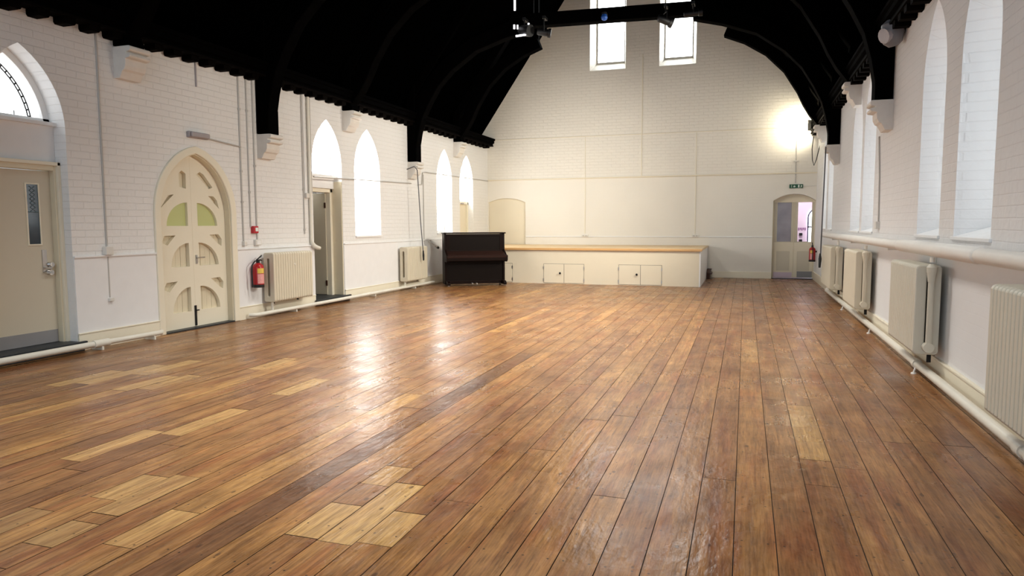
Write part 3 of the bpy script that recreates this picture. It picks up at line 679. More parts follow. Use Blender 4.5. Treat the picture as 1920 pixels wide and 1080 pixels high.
# ------------------------------------------------------------------ radiators and pipes
def radiator(side, y0, y1, z0, z1, off, depth, mat, label, riser=False, rail=False, feet=True, plug=False):
    fx = (lambda d: d) if side == 0 else (lambda d: W - d)
    o = thing('radiator', (fx(off + depth / 2), (y0 + y1) / 2, 0 if feet else z0), label, 'radiator', 'old column radiators along the walls')
    n = max(2, round((y1 - y0) / 0.0605)); p = (y1 - y0) / n
    t = MB(); e0, e1 = off, off + depth
    c_ = 0.028
    def rr(a, b_, u, v, c): return [(a + c, u), (b_ - c, u), (b_ - c * 0.3, u + c * 0.3), (b_, u + c), (b_, v - c), (b_ - c * 0.3, v - c * 0.3), (b_ - c, v), (a + c, v), (a + c * 0.3, v - c * 0.3), (a, v - c), (a, u + c), (a + c * 0.3, u + c * 0.3)]
    for i in range(n):
        ya = y0 + i * p + 0.003; yb_ = y0 + (i + 1) * p - 0.003
        out = [(fx(a), b_) for a, b_ in rr(e0, e1, z0, z1, c_)]
        mid = (e0 + e1) / 2 - 0.01; inn = [(fx(a), b_) for a, b_ in rr(mid - 0.022, mid + 0.022, z0 + 0.09, z1 - 0.09, 0.015)]
        t.ring(out, inn, 'y', ya, yb_)
    t.build('sections', mat, o, bevel=0.013, smooth=False, seg=2)
    for z in (z0 + 0.045, z1 - 0.045): MB().tube([(fx(off + depth / 2), y0 + 0.01, z), (fx(off + depth / 2), y1 - 0.01, z)], 0.03, 8).build('hub', mat, o)
    xm = fx(off + depth / 2 - 0.01)
    if feet:
        for yy in (y0 + 0.2, y1 - 0.2):
            MB().box(min(fx(0.06), fx(0.095)), max(fx(0.06), fx(0.095)), yy - 0.008, yy + 0.008, 0.16 if side else z0 - 0.045, z0 + 0.002).build('bracket', 'iron', o, bevel=0.003)
    if riser:
        yv = y0 - 0.045
        MB().tube([(xm, yv, z1 - 0.09), (xm, yv, z0 + 0.10), (xm, yv + 0.012, z0 + 0.07), (xm, yv + 0.05, z0 + 0.06)], 0.024, 12).build('return_pipe', mat, o, smooth=True)
        MB().tube([(xm, yv - 0.025, z0 + 0.07), (xm, yv + 0.05, z0 + 0.07)], [0.042, 0.045], 14).build('elbow', mat, o, smooth=True)
        MB().tube([(xm, yv, z1 - 0.14), (xm, yv, z1 - 0.06)], [0.028, 0.036], 12).tube([(xm, yv, z1 - 0.06), (xm, yv, z1 - 0.015)], [0.040, 0.042], 12).tube([(xm, yv, z1 - 0.015), (xm, yv, z1 + 0.015)], [0.042, 0.022], 12).build('valve', mat, o, smooth=True)
    if rail:
        MB().tube([(xm, y0 - 0.045, z1 + 0.03), (xm, y0 - 0.045, 1.112)], 0.02, 10).build('feed_pipe', 'pipe', o, smooth=True)
    if plug:
        MB().tube([(fx(e1 - 0.005), y0 + (y1 - y0) * 0.52, z1 - 0.2), (fx(e1 + 0.012), y0 + (y1 - y0) * 0.52, z1 - 0.2)], [0.02, 0.014], 10).build('badge', 'pipe', o)
    return o
radiator(0, 9.13, 10.16, 0.225, 0.985, 0.06, 0.19, 'rad', 'magnolia column radiator beside the red extinguisher, left of the open doorway', plug=True)
radiator(0, 13.66, 14.66, 0.19, 0.93, 0.06, 0.19, 'rad', 'magnolia column radiator left of the piano with a dark cable in front')
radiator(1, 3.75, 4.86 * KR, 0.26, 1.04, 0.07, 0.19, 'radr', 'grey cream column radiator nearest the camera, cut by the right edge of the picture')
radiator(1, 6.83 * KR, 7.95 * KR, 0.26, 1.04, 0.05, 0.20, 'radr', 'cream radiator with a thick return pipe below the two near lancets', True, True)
radiator(1, 10.33 * KR, 11.50 * KR, 0.25, 1.03, 0.05, 0.20, 'rad', 'cream radiator below the middle lancet pair on the right wall', True, True)
radiator(1, 13.25 * KR, 14.7 * KR, 0.25, 1.00, 0.05, 0.20, 'rad', 'cream radiator farthest along the right wall, by the end doors', True, True)

def pipe_thing(name, path, r, mat, label, cat='pipe', group=None, n=10):
    return tag(MB().tube(path, r, n).build(name, mat, origin=path[0], smooth=True), label, cat, group)
# low pipes on the left
lp = thing('heating_pipe', (0.16, 5.9, 0.03), 'cream heating pipe along the floor in front of the near door step', 'pipe', 'low heating pipes')
MB().tube([(0.19, -2, 0.075), (0.16, 6.16, 0.075)], 0.034, 12).build('pipe', 'pipe', lp, smooth=True)
MB().tube([(0.16, 6.16, 0.075), (0.16, 6.98, 0.07), (0.10, 7.04, 0.07)], 0.030, 12).build('pipe', 'pipe', lp, smooth=True)
MB().tube([(0.163, 6.0, 0.075), (0.163, 6.2, 0.075)], 0.043, 12).build('coupling', 'pipe', lp, smooth=True)
for yy in (3.5, 6.1, 6.85): MB().box(0.034, 0.19, yy - 0.012, yy + 0.012, 0.0, 0.045).build('bracket', 'pipe', lp)
lp = thing('heating_pipe', (0.15, 11.8, 0.03), 'cream heating pipe along the floor from the near radiator to the piano', 'pipe', 'low heating pipes')
MB().tube([(0.07, 8.76, 0.065), (0.11, 8.78, 0.065), (0.15, 8.85, 0.065), (0.15, 15.2, 0.07)], 0.030, 12).build('pipe', 'pipe', lp, smooth=True)
MB().tube([(0.15, 9.2, 0.07), (0.15, 9.2, 0.222)], 0.022, 10).build('branch', 'pipe', lp, smooth=True)
MB().tube([(0.15, 13.72, 0.07), (0.15, 13.72, 0.187)], 0.022, 10).build('branch', 'pipe', lp, smooth=True)
for yy in (9.8, 12.4, 14.2): MB().box(0.034, 0.17, yy - 0.012, yy + 0.012, 0.0, 0.042).build('bracket', 'pipe', lp)
# low pipe and rail on the right
lp = thing('heating_pipe', (W - 0.1, 9, 0.03), 'cream heating pipe low along the right wall in front of the radiators', 'pipe', 'low heating pipes')
MB().tube([(W - 0.10, 1.0, 0.085), (W - 0.10, 15.3, 0.085), (W - 0.06, 15.5, 0.085), (W - 0.05, 15.55, 0.085)], 0.037, 14).build('pipe', 'pipe', lp, smooth=True)
for yy in (4.55, 4.75, 7.45): MB().tube([(W - 0.10, yy - 0.05, 0.085), (W - 0.10, yy + 0.05, 0.085)], 0.046, 14).build('coupling', 'pipe', lp, smooth=True)
for yy in (7.38, 9.95, 12.6): MB().tube([(W - 0.12, yy, 0.06), (W - 0.135, yy, 0.012)], 0.009, 8).tube([(W - 0.135, yy, 0.0), (W - 0.135, yy, 0.012)], [0.026, 0.02], 10).build('bracket', 'piper', lp, smooth=True)
rl = thing('rail_pipe', (W - 0.1, 9, 1.11), 'thick lagged white pipe along the right wall at dado height', 'pipe')
def lag(a, b_, r, z=1.175): return MB().tube([(W - 0.11, a, z), (W - 0.11, a + 0.012, z), (W - 0.11, a + 0.03, z), (W - 0.11, b_ - 0.03, z), (W - 0.11, b_ - 0.012, z), (W - 0.11, b_, z)], [r * 0.7, r * 0.93, r, r, r * 0.93, r * 0.7], 18)
for a, b_, r in ((1.0, 5.70, 0.055), (5.70, 8.36, 0.062), (8.36, 16.3, 0.052)):
    lag(a, b_, r).build('lagging', 'piper', rl, smooth=True)
for yy in (3.5, 9.0, 12.0, 14.5): MB().box(W - 0.12, W - 0.004, yy - 0.015, yy + 0.015, 1.10, 1.135).build('bracket', 'piper', rl)
# conduits and small fittings on the left wall
def conduit(path, r, label, group='thin conduits on the left wall', mat='conduit', clips=()):
    o = MB().tube(path, r, 8)
    for c_ in clips:
        o.tube([(Vector(c_) - Vector((0, 0, 0.016))), (Vector(c_) + Vector((0, 0, 0.016)))], r * 1.7, 8)
    return tag(o.build('conduit', mat, origin=path[0], smooth=True), label, 'conduit', group)
def vc(y, z0, z1, r, label, clips=(), x=0.008, mat='conduit'):
    return conduit([(x, y, z0), (x, y, z1)], r, label, clips=[(x, y, z) for z in clips], mat=mat)
tag(MB().tube([(0.008, 6.385, 1.17), (0.008, 6.385, 3.60)], 0.011, 8).tube([(0.008, 6.385, 0.565), (0.008, 6.385, 1.06)], 0.011, 8).build('conduit', 'conduit', origin=(0, 6.385, 0.56), smooth=True), 'long conduit dropping down the wall between the near door and the gothic door', 'conduit', 'thin conduits on the left wall')
tag(MB().box(-0.003, 0.06, 6.33, 6.43, 1.066, 1.164).build('switch_box', 'beige', origin=(0, 6.38, 1.07), bevel=0.008), 'small square switch box on the conduit above the left dado', 'switch')
tag(MB().box(-0.003, 0.045, 6.36, 6.42, 0.52, 0.56).build('cable_outlet', 'beige', origin=(0, 6.39, 0.52), bevel=0.006), 'small cable outlet at the foot of the conduit left of the gothic door', 'outlet')
vc(7.93, 3.27, 3.62, 0.012, 'short dark conduit stub hanging from the cornice above the gothic door', mat='grey')
vc(8.765, 1.16, 3.60, 0.013, 'conduit just right of the gothic door, first of the three beside the call point', (3.1, 2.2, 1.75))
vc(8.935, 1.38, 3.60, 0.012, 'conduit running down to the red call point', (3.1, 1.9))
vc(9.075, 1.15, 3.60, 0.014, 'conduit right of the red call point ending at a white outlet', (2.3,))
conduit([(0.02, 8.08, 2.60), (0.02, 8.765, 2.555)], 0.010, 'horizontal conduit from the grey lamp above the gothic door')
tag(MB().box(-0.003, 0.05, 8.735, 8.80, 1.10, 1.17).build('cable_outlet', 'beige', origin=(0, 8.77, 1.1), bevel=0.008), 'small outlet at the foot of the conduit beside the gothic door', 'outlet')
so = thing('wall_socket', (0, 9.06, 1.1), 'white wall socket below the red call point', 'socket')
MB().box(-0.003, 0.045, 9.0, 9.13, 1.10, 1.19).build('box', 'beige', so, bevel=0.008)
MB().box(0.045, 0.05, 9.02, 9.11, 1.115, 1.175).build('plate', 'white', so, bevel=0.003)
cp = thing('fire_call_point', (0, 9.0, 1.3), 'small red fire alarm call point on the left wall above the extinguisher', 'alarm')
MB().box(-0.003, 0.06, 8.945, 9.055, 1.285, 1.395).build('box', 'redplastic', cp, bevel=0.01)
MB().box(0.06, 0.066, 8.975, 9.035, 1.315, 1.37).build('glass', 'signwhite', cp)
eb = thing('emergency_light', (0, 7.9, 2.56), 'grey bulkhead lamp on the wall above the gothic door', 'lamp')
MB().box(-0.003, 0.05, 7.72, 8.08, 2.575, 2.66).build('housing', 'grey', eb, bevel=0.012)
MB().box(0.05, 0.09, 7.735, 8.065, 2.585, 2.65).build('diffuser', 'grey', eb, bevel=0.012)
vc(10.31, 1.26, 3.60, 0.013, 'conduit left of the open doorway, the leftmost of its bundle', (2.0, 1.33))
vc(10.36, 1.95, 3.60, 0.015, 'short pale conduit in the bundle left of the open doorway', (1.98,), mat='white')
tag(MB().tube([(0.03, 10.47, 3.60), (0.03, 10.47, 1.22), (0.035, 10.47, 1.12), (0.06, 10.50, 1.05), (0.085, 10.56, 1.02), (0.09, 10.62, 1.01)], [0.026, 0.026, 0.028, 0.04, 0.036, 0.03], 12).build('drain_pipe', 'pipe', origin=(0.03, 10.47, 1.0), smooth=True), 'thicker white pipe left of the open doorway, bent into a spout at its foot', 'pipe')
vc(10.55, 1.95, 3.55, 0.012, 'conduit nearest the open doorway frame')
jb = MB().box(-0.003, 0.06, 10.33, 10.42, 1.865, 1.945).build('junction_box', 'beige', origin=(0, 10.37, 1.9), bevel=0.01); tag(jb, 'small junction box on the conduits left of the open doorway', 'junction box')
conduit([(0.02, 10.6, 2.235), (0.02, 14.35, 2.325)], 0.012, 'horizontal conduit across the wall above the open doorway and first lancet')
conduit([(0.02, 14.7, 2.31), (0.02, 14.9, 2.33), (0.02, 14.95, 2.60), (0.02, 15.1, 2.62), (0.02, L - 0.02, 2.66)], 0.012, 'horizontal conduit across the far lancets to the end wall')
conduit([(0.008, 15.0, 0.95), (0.008, 15.0, 2.45), (0.008, 15.0, 2.56)], 0.014, 'pale conduit beside the hanging dark cable')
hc = thing('hanging_cable', (0.33, 14.28, 0.62), 'dark cable with a plug hanging in front of the radiator by the piano', 'cable')
MB().tube([(-0.003, 14.19, 2.62), (0.18, 14.19, 2.68), (0.25, 14.19, 2.6), (0.27, 14.20, 2.2), (0.30, 14.23, 1.4), (0.33, 14.27, 0.80)], 0.011, 8).build('cable', 'cable', hc, smooth=True)
MB().tube([(0.33, 14.27, 0.84), (0.33, 14.275, 0.74), (0.33, 14.28, 0.62)], [0.016, 0.024, 0.018], 8).build('plug', 'rubber', hc, smooth=True)
tv = thing('radiator_valve', (0.1, 15.5, 0.86), 'small valve with a dark cap on the wall left of the piano', 'valve')
MB().tube([(0.02, 15.2, 1.02), (0.05, 15.32, 0.98), (0.08, 15.42, 0.93)], 0.012, 8).tube([(0.08, 15.42, 0.93), (0.10, 15.50, 0.89)], [0.025, 0.03], 10).build('body', 'beige', tv, smooth=True)
MB().tube([(0.10, 15.50, 0.89), (0.115, 15.57, 0.855)], [0.032, 0.028], 10).build('cap', 'rubber', tv, smooth=True)

def extinguisher(x, y, z, h, r, label, side):
    o = thing('fire_extinguisher', (x, y, z), label, 'fire extinguisher', 'red fire extinguishers')
    b0 = z; b1 = z + h * 0.72
    prof_ = [(b0 + 0.035, r), (b1 - 0.05, r), (b1 - 0.02, r * 0.85), (b1, r * 0.5), (b1 + 0.01, r * 0.35)]
    MB().tube([(x, y, q[0]) for q in prof_], [q[1] for q in prof_], 20).build('cylinder', 'red', o, smooth=True)
    MB().tube([(x, y, b0), (x, y, b0 + 0.045)], r * 1.02, 20).build('foot', 'rubber', o, smooth=True)
    MB().tube([(x, y, b1), (x, y, b1 + 0.05)], r * 0.33, 10).box(x - 0.015, x + 0.015, y - 0.02, y + 0.05, b1 + 0.04, b1 + 0.06).build('valve', 'rubber', o)
    MB().tube([(x, y - 0.03, b1 + 0.055), (x, y + 0.03, b1 + 0.085), (x, y + 0.085, b1 + 0.115)], 0.011, 8).tube([(x, y, b1 + 0.05), (x, y + 0.05, b1 + 0.055), (x, y + 0.09, b1 + 0.045)], 0.009, 8).build('handle', 'rubber', o, smooth=True)
    s = -1
    MB().tube([(x, y - 0.02, b1 + 0.045), (x, y + s * 0.07, b1 + 0.04), (x, y + s * (r + 0.055), b1 - 0.02), (x, y + s * (r + 0.065), b1 - 0.12), (x, y + s * (r + 0.06), b0 + 0.06), (x, y + s * (r + 0.055), b0 + 0.01)], [0.011, 0.011, 0.011, 0.012, 0.014, 0.017], 8).build('hose', 'rubber', o, smooth=True)
    # labels wrap the front of the cylinder
    t1, t2 = MB(), MB(); R_ = r + 0.0015
    a0 = -PI * 0.42 if side == 0 else PI * 1.42 - PI * 0.4
    def patch(mb, za, zb, aa, ab, n=8):
        lo = [(x + R_ * math.cos(aa + (ab - aa) * i / n), y + R_ * math.sin(aa + (ab - aa) * i / n)) for i in range(n + 1)]
        mb.add([(a, b_, za) for a, b_ in lo] + [(a, b_, zb) for a, b_ in lo], [(i, i + 1, n + 2 + i, n + 1 + i) for i in range(n)])
    aa, ab = (-1.05, 0.35) if side == 0 else (-2.3, -1.3)
    patch(t1, b0 + h * 0.43, b0 + h * 0.58, aa, ab); patch(t2, b0 + h * 0.12, b0 + h * 0.41, aa, ab)
    t1.build('class_label', 'yellow', o); t2.build('instruction_label', 'pinklabel', o)
    xw = -0.003 if side == 0 else W + 0.003
    MB().box(min(xw, x), max(xw, x), y - 0.02, y + 0.02, b1 - 0.12, b1 - 0.08).build('wall_bracket', 'rubber', o)
    return o
extinguisher(0.105, 8.95, 0.47, 0.50, 0.082, 'red fire extinguisher hung on the left wall beside the near radiator', 0)
extinguisher(W - 0.10, 18.75, 0.48, 0.48, 0.075, 'red fire extinguisher at the right edge of the end doors', 1)

# ------------------------------------------------------------------ fittings on the end wall
def ec(x, z0, z1, label, r=0.009, y=L - 0.007): return tag(MB().tube([(x, y, z0), (x, y, z1)], r, 8).build('conduit', 'creampale', origin=(x, y, z0), smooth=True), label, 'conduit', 'thin conduits on the end wall')
ec(4.40, 2.70, 5.9, 'thin conduit up the middle of the end wall between the gable windows')
ec(2.865, 1.15, 2.66, 'thin conduit down to the left socket above the stage')
ec(5.825, 1.15, 2.66, 'thin conduit down to the right socket above the stage')
ec(2.86, 2.70, 3.79, 'thin conduit on the upper end wall above the left socket', 0.007)
ec(5.82, 2.70, 3.79, 'thin conduit on the upper end wall above the right socket', 0.007)
c_ = ec(8.26, 2.43, 3.66, 'grey conduit from the lamp glow down to the exit sign', 0.012); c_.data.materials[0] = M['conduit']
for x, nm in ((2.87, 'left'), (5.84, 'right')):
    so = thing('wall_socket', (x, L - 0.02, 1.06), 'white double socket on the dado moulding above the stage, the %s one' % nm, 'socket', 'double sockets above the stage')
    MB().box(x - 0.09, x + 0.09, L - 0.055, L - 0.01, 1.065, 1.125).build('box', 'beige', so, bevel=0.006)
    for s_ in (-0.0375, 0.0375): MB().box(x + s_ - 0.0175, x + s_ + 0.0175, L - 0.06, L - 0.053, 1.08, 1.11).build('outlet_face', 'conduit', so)
ex = thing('exit_sign', (8.28, L - 0.03, 2.30), 'green exit sign with white pictograms above the end doors', 'sign')
MB().box(8.12, 8.44, L - 0.05, L - 0.002, 2.30, 2.395).build('panel', 'green', ex, bevel=0.004)
t = MB(); ys = L - 0.054
def flat(poly): t.prism(poly, 'y', ys, ys + 0.004)
flat([(8.21, 2.34), (8.235, 2.375), (8.235, 2.355), (8.26, 2.355), (8.26, 2.328), (8.235, 2.328), (8.235, 2.31)])
flat([(8.165, 2.315), (8.175, 2.315), (8.175, 2.38), (8.165, 2.38)])
flat([(8.32, 2.315), (8.355, 2.315), (8.355, 2.38), (8.32, 2.38)])
flat([(8.385, 2.312), (8.40, 2.335), (8.415, 2.312), (8.42, 2.318), (8.408, 2.345), (8.42, 2.36), (8.40, 2.372), (8.382, 2.36), (8.392, 2.345), (8.376, 2.318)])
t.build('pictogram', 'signwhite', ex)
tag(MB().tube([(8.445, L - 0.006, 2.35), (W - 0.01, L - 0.006, 2.35)], 0.008, 6).build('conduit', 'beige', origin=(8.44, L, 2.35)), 'short conduit right of the exit sign', 'conduit', 'thin conduits on the end wall')
tag(MB().box(8.20, 8.33, L - 0.03, L, 2.96, 2.99).build('conduit_bracket', 'beige', origin=(8.26, L, 2.96), bevel=0.004), 'small bracket on the conduit above the exit sign', 'bracket')

# flood lamp washing the end wall
fx_, fy_, fz_ = 8.56, 18.74, 3.78
flo = thing('flood_lamp', (fx_, fy_, fz_ - 0.2), 'black flood lamp beside the last corbel lighting the end wall', 'lamp')
MB().loft([(fx_ - 0.03, fy_ - 0.11, fz_ - 0.10), (fx_ + 0.10, fy_ - 0.06, fz_ - 0.10), (fx_ + 0.10, fy_ - 0.06, fz_ + 0.10), (fx_ - 0.03, fy_ - 0.11, fz_ + 0.10)],
          [(fx_ - 0.10, fy_ + 0.05, fz_ - 0.13), (fx_ + 0.08, fy_ + 0.11, fz_ - 0.13), (fx_ + 0.08, fy_ + 0.11, fz_ + 0.13), (fx_ - 0.10, fy_ + 0.05, fz_ + 0.13)]).build('housing', 'iron', flo, bevel=0.01)
MB().loft([(fx_ - 0.095, fy_ + 0.056, fz_ - 0.11), (fx_ + 0.07, fy_ + 0.111, fz_ - 0.11), (fx_ + 0.07, fy_ + 0.111, fz_ + 0.11), (fx_ - 0.095, fy_ + 0.056, fz_ + 0.11)],
          [(fx_ - 0.096, fy_ + 0.060, fz_ - 0.11), (fx_ + 0.069, fy_ + 0.115, fz_ - 0.11), (fx_ + 0.069, fy_ + 0.115, fz_ + 0.11), (fx_ - 0.096, fy_ + 0.060, fz_ + 0.11)]).build('lamp_face', 'lampface', flo)
MB().tube([(fx_ + 0.04, fy_, fz_ - 0.12), (fx_ + 0.04, fy_, fz_ - 0.24), (W, fy_, fz_ - 0.24)], 0.014, 8).build('bracket', 'iron', flo)
pipe_thing('lamp_cable', [(8.60, 18.72, 3.505), (8.58, 18.8, 3.2), (8.60, 18.85, 2.95), (8.64, 18.87, 2.82), (8.69, 18.9, 2.95), (8.765, 18.95, 3.3)], 0.010, 'rubber', 'black cable looping below the flood lamp', 'cable')

# right wall fittings
yb_ = 15.28
rb = thing('alarm_beacon', (W, yb_, 3.6), 'red alarm beacon on the right wall beside the long black post', 'alarm')
MB().box(W - 0.05, W + 0.003, yb_ - 0.06, yb_ + 0.06, 3.67, 3.86).build('backplate', 'beige', rb, bevel=0.01)
MB().tube([(W - 0.05, yb_, 3.735), (W - 0.15, yb_, 3.735)], [0.09, 0.06], 14).build('dome', 'redplastic', rb, smooth=True)
bl = thing('alarm_bell', (W, yb_, 3.45), 'grey alarm bell just under the red beacon', 'bell')
MB().tube([(W + 0.003, yb_, 3.49), (W - 0.06, yb_, 3.49), (W - 0.13, yb_, 3.49), (W - 0.16, yb_, 3.49)], [0.10, 0.125, 0.10, 0.04], 16).build('gong', 'conduit', bl, smooth=True)
FY = 9.22
gl = thing('hanging_floodlight', (W - 0.15, FY, 3.5), 'grey floodlight hung by two rods beside the nearest right post', 'lamp')
MB().tube([(W - 0.11, FY + 0.03, 3.42), (W - 0.12, FY + 0.02, 3.46), (W - 0.13, FY, 3.56), (W - 0.14, FY - 0.01, 3.66), (W - 0.14, FY - 0.01, 3.70)], [0.05, 0.10, 0.125, 0.11, 0.06], 14).build('housing', 'lampgrey', gl, smooth=True)
MB().tube([(W - 0.13, FY, 3.56), (W - 0.23, FY - 0.06, 3.52)], [0.10, 0.085], 14).build('lens', 'grey', gl, smooth=True)
for s in (-0.06, 0.06): MB().tube([(W - 0.12, FY + s, 3.66), (W - 0.10, FY + s, 3.98)], 0.010, 6).build('rod', 'conduit', gl)
yc = 10.3 * KR
pipe_thing('conduit', [(W - 0.008, 10.45 * KR, 2.55), (W - 0.008, 10.30 * KR, 2.0), (W - 0.008, 10.25 * KR, 1.42)], 0.011, 'conduit', 'thin conduit below the chipped corbel on the right wall', 'conduit', 'thin conduits on the right wall')
tag(MB().box(W - 0.05, W + 0.003, 10.19 * KR, 10.31 * KR, 1.33, 1.43).build('wall_socket', 'beige', origin=(W, 10.25 * KR, 1.33), bevel=0.008), 'small socket at the foot of the right wall conduit', 'socket')
tag(MB().tube([(W - 0.012, 7.3, 1.12), (W - 0.012, 7.3, 0.99)], 0.008, 6).box(W - 0.035, W, 7.25, 7.36, 0.93, 1.0).build('wall_socket', 'beige', origin=(W, 7.3, 0.93), bevel=0.004), 'small white socket under the lagged pipe beside the near radiator end', 'socket')
hc = thing('hanging_cable', (W - 0.30, 14.2, 0.6), 'thin dark cable hanging from the far right post to a plug by the last radiator', 'cable')
MB().tube([(W - 0.255, 14.80, 2.86), (W - 0.27, 14.75, 2.0), (W - 0.30, 14.6, 0.80)], 0.012, 8).build('cable', 'cable', hc, smooth=True)
MB().tube([(W - 0.31, 14.58, 0.84), (W - 0.31, 14.56, 0.74), (W - 0.32, 14.50, 0.58)], [0.014, 0.03, 0.02], 8).build('plug', 'rubber', hc, smooth=True)

# ------------------------------------------------------------------ stage lamps on the collar beam
def lamp(x, z, tilt, label, y=14.05, ln=0.17, r=0.10, yaw=0.4, lit=False):
    o = thing('stage_lamp', (x, y, z), label, 'stage lamp', 'stage lamps on the collar beam')
    d = Vector((math.sin(yaw) * math.cos(tilt), math.cos(yaw) * math.cos(tilt), math.sin(tilt)))
    c_ = Vector((x, y, z))
    MB().tube([c_ - d * ln, c_ - d * ln * 0.8, c_ + d * ln * 0.55, c_ + d * ln * 0.6, c_ + d * ln], [r * 0.6, r * 0.8, r * 0.85, r * 1.05, r * 1.1], 14).build('body', 'iron', o, smooth=True)
    s_ = d.cross(Vector((0, 0, 1))).normalized()
    MB().tube([c_ + s_ * (r + 0.02), c_ + s_ * (r + 0.02) + Vector((0, 0, r + 0.05)), c_ - s_ * (r + 0.02) + Vector((0, 0, r + 0.05)), c_ - s_ * (r + 0.02)], 0.011, 6).build('yoke', 'whiteglow' if lit else 'iron', o)
    top = c_ + Vector((0, 0, r + 0.05))
    MB().tube([top, (top.x, top.y, 5.55)], 0.014, 8).box(x - 0.03, x + 0.03, y - 0.03, y + 0.18, 5.51, 5.56).build('clamp', 'iron', o)
    return o
lamp(3.16, 5.24, -0.15, 'small black stage lamp under the beam against the pale gable, left of the windows', r=0.085, ln=0.14, yaw=1.3)
lamp(5.55, 5.26, -0.35, 'black stage lamp hanging in front of the right gable window', r=0.095, ln=0.15, yaw=1.2)
lamp(6.06, 5.34, 0.1, 'stage lamp on the beam nearest the right arch, edge of the right gable window', r=0.065, ln=0.17, yaw=1.4)
lb = thing('stage_lamp', (2.75, 14.05, 5.2), 'black stage lamp with a bright white frame at the left end of the beam', 'stage lamp', 'stage lamps on the collar beam')
MB().tube([(2.62, 14.12, 5.34), (2.70, 14.07, 5.32), (2.90, 13.98, 5.28)], [0.05, 0.11, 0.12], 14).build('body', 'iron', lb, smooth=True)
MB().tube([(2.60, 13.95, 5.19), (2.80, 13.95, 5.20), (2.86, 13.95, 5.27), (2.87, 13.95, 5.42)], 0.02, 6).build('yoke', 'whiteglow', lb)
MB().tube([(2.56, 13.97, 5.34), (2.56, 13.97, 5.42)], 0.022, 6).tube([(2.63, 13.97, 5.33), (2.63, 13.97, 5.41)], 0.018, 6).build('bolt', 'whiteglow', lb)
MB().tube([(2.75, 14.05, 5.38), (2.75, 14.05, 5.56)], 0.016, 8).box(2.72, 2.78, 14.0, 14.24, 5.51, 5.56).build('clamp', 'iron', lb)
tag(MB().tube([(2.53, 14.1, 5.74), (2.53, 14.1, 6.6)], 0.022, 8).build('suspension_rod', 'whiteglow', origin=(2.53, 14.1, 5.74)), 'bright white rod rising from the left end of the lamp beam', 'rod')
bo = thing('blue_lamp', (4.37, 14.1, 5.38), 'small blue lamp under the beam in front of the left gable window', 'lamp')
MB().tube([(4.37, 14.1, 5.50), (4.37, 14.1, 5.44)], [0.04, 0.065], 12).tube([(4.37, 14.1, 5.44), (4.37, 14.1, 5.40), (4.37, 14.1, 5.38)], [0.065, 0.055, 0.03], 12).build('dome', 'blue', bo, smooth=True)
MB().tube([(4.37, 14.1, 5.49), (4.37, 14.1, 5.53)], 0.05, 12).box(4.33, 4.41, 14.08, 14.24, 5.50, 5.53).build('base', 'iron', bo)

# ------------------------------------------------------------------ stage with store doors
YS, XS, ZS = 16.30, 6.16, 0.83
sg = thing('stage', (3.1, 17.8, 0), 'low cream boarded stage across the end of the hall', 'stage')
MB().box(0.03, XS - 0.03, YS + 0.02, L - 0.004, 0.0, ZS - 0.03).build('body', 'creampale', sg)
MB().box(0.03, XS + 0.015, YS - 0.01, L - 0.004, ZS - 0.03, ZS + 0.015).build('top', 'stagetop', sg, bevel=0.004)
MB().box(0.03, XS + 0.03, YS - 0.04, YS + 0.005, ZS - 0.035, ZS + 0.02).build('nosing', 'nosing', sg, bevel=0.008)
MB().box(XS - 0.03, XS, YS, L - 0.004, 0.0, ZS - 0.03).build('side_panel', 'white', sg)
MB().box(0.03, XS - 0.028, YS, YS + 0.022, 0.0, ZS - 0.03).build('front_panel', 'niche', sg)
def stage_door(x0, x1, hinge_left, knob=None, z1=0.47):
    d = MB().box(x0 + 0.004, x1 - 0.004, YS - 0.010, YS + 0.004, 0.02, z1).build('door', 'niche', sg, bevel=0.002)
    t_ = MB().box(x0 - 0.002, x1 + 0.002, YS - 0.0015, YS + 0.002, 0.015, z1 + 0.006).build('door_gap', 'dark', d)
    xh = x0 if hinge_left else x1
    for z in (0.09, z1 - 0.09): MB().box(xh - 0.012, xh + 0.012, YS - 0.016, YS - 0.006, z - 0.035, z + 0.035).build('hinge', 'steel', d)
    if knob is not None:
        MB().tube([(knob, YS - 0.012, 0.255), (knob, YS - 0.05, 0.255)], [0.014, 0.026], 10).build('knob', 'iron', d, smooth=True)
stage_door(2.53, 3.03, True, 2.94); stage_door(3.03, 3.51, False)
stage_door(4.33, 4.83, True, 4.75); stage_door(4.83, 5.31, False)
stage_door(1.22, 1.74, False)
stp = thing('stage_steps', (6.25, 19.0, 0), 'small dark brown wooden step against the right end of the stage', 'steps')
MB().prism([(18.78, 0), (L - 0.03, 0), (L - 0.03, 0.24), (19.05, 0.24), (18.85, 0.16)], 'x', XS + 0.01, XS + 0.10).build('stringer', 'darkwood', stp)
MB().box(XS + 0.01, XS + 0.14, 18.82, L - 0.04, 0.12, 0.15).box(XS + 0.01, XS + 0.12, 19.03, L - 0.04, 0.22, 0.245).build('tread', 'darkwood', stp, bevel=0.004)

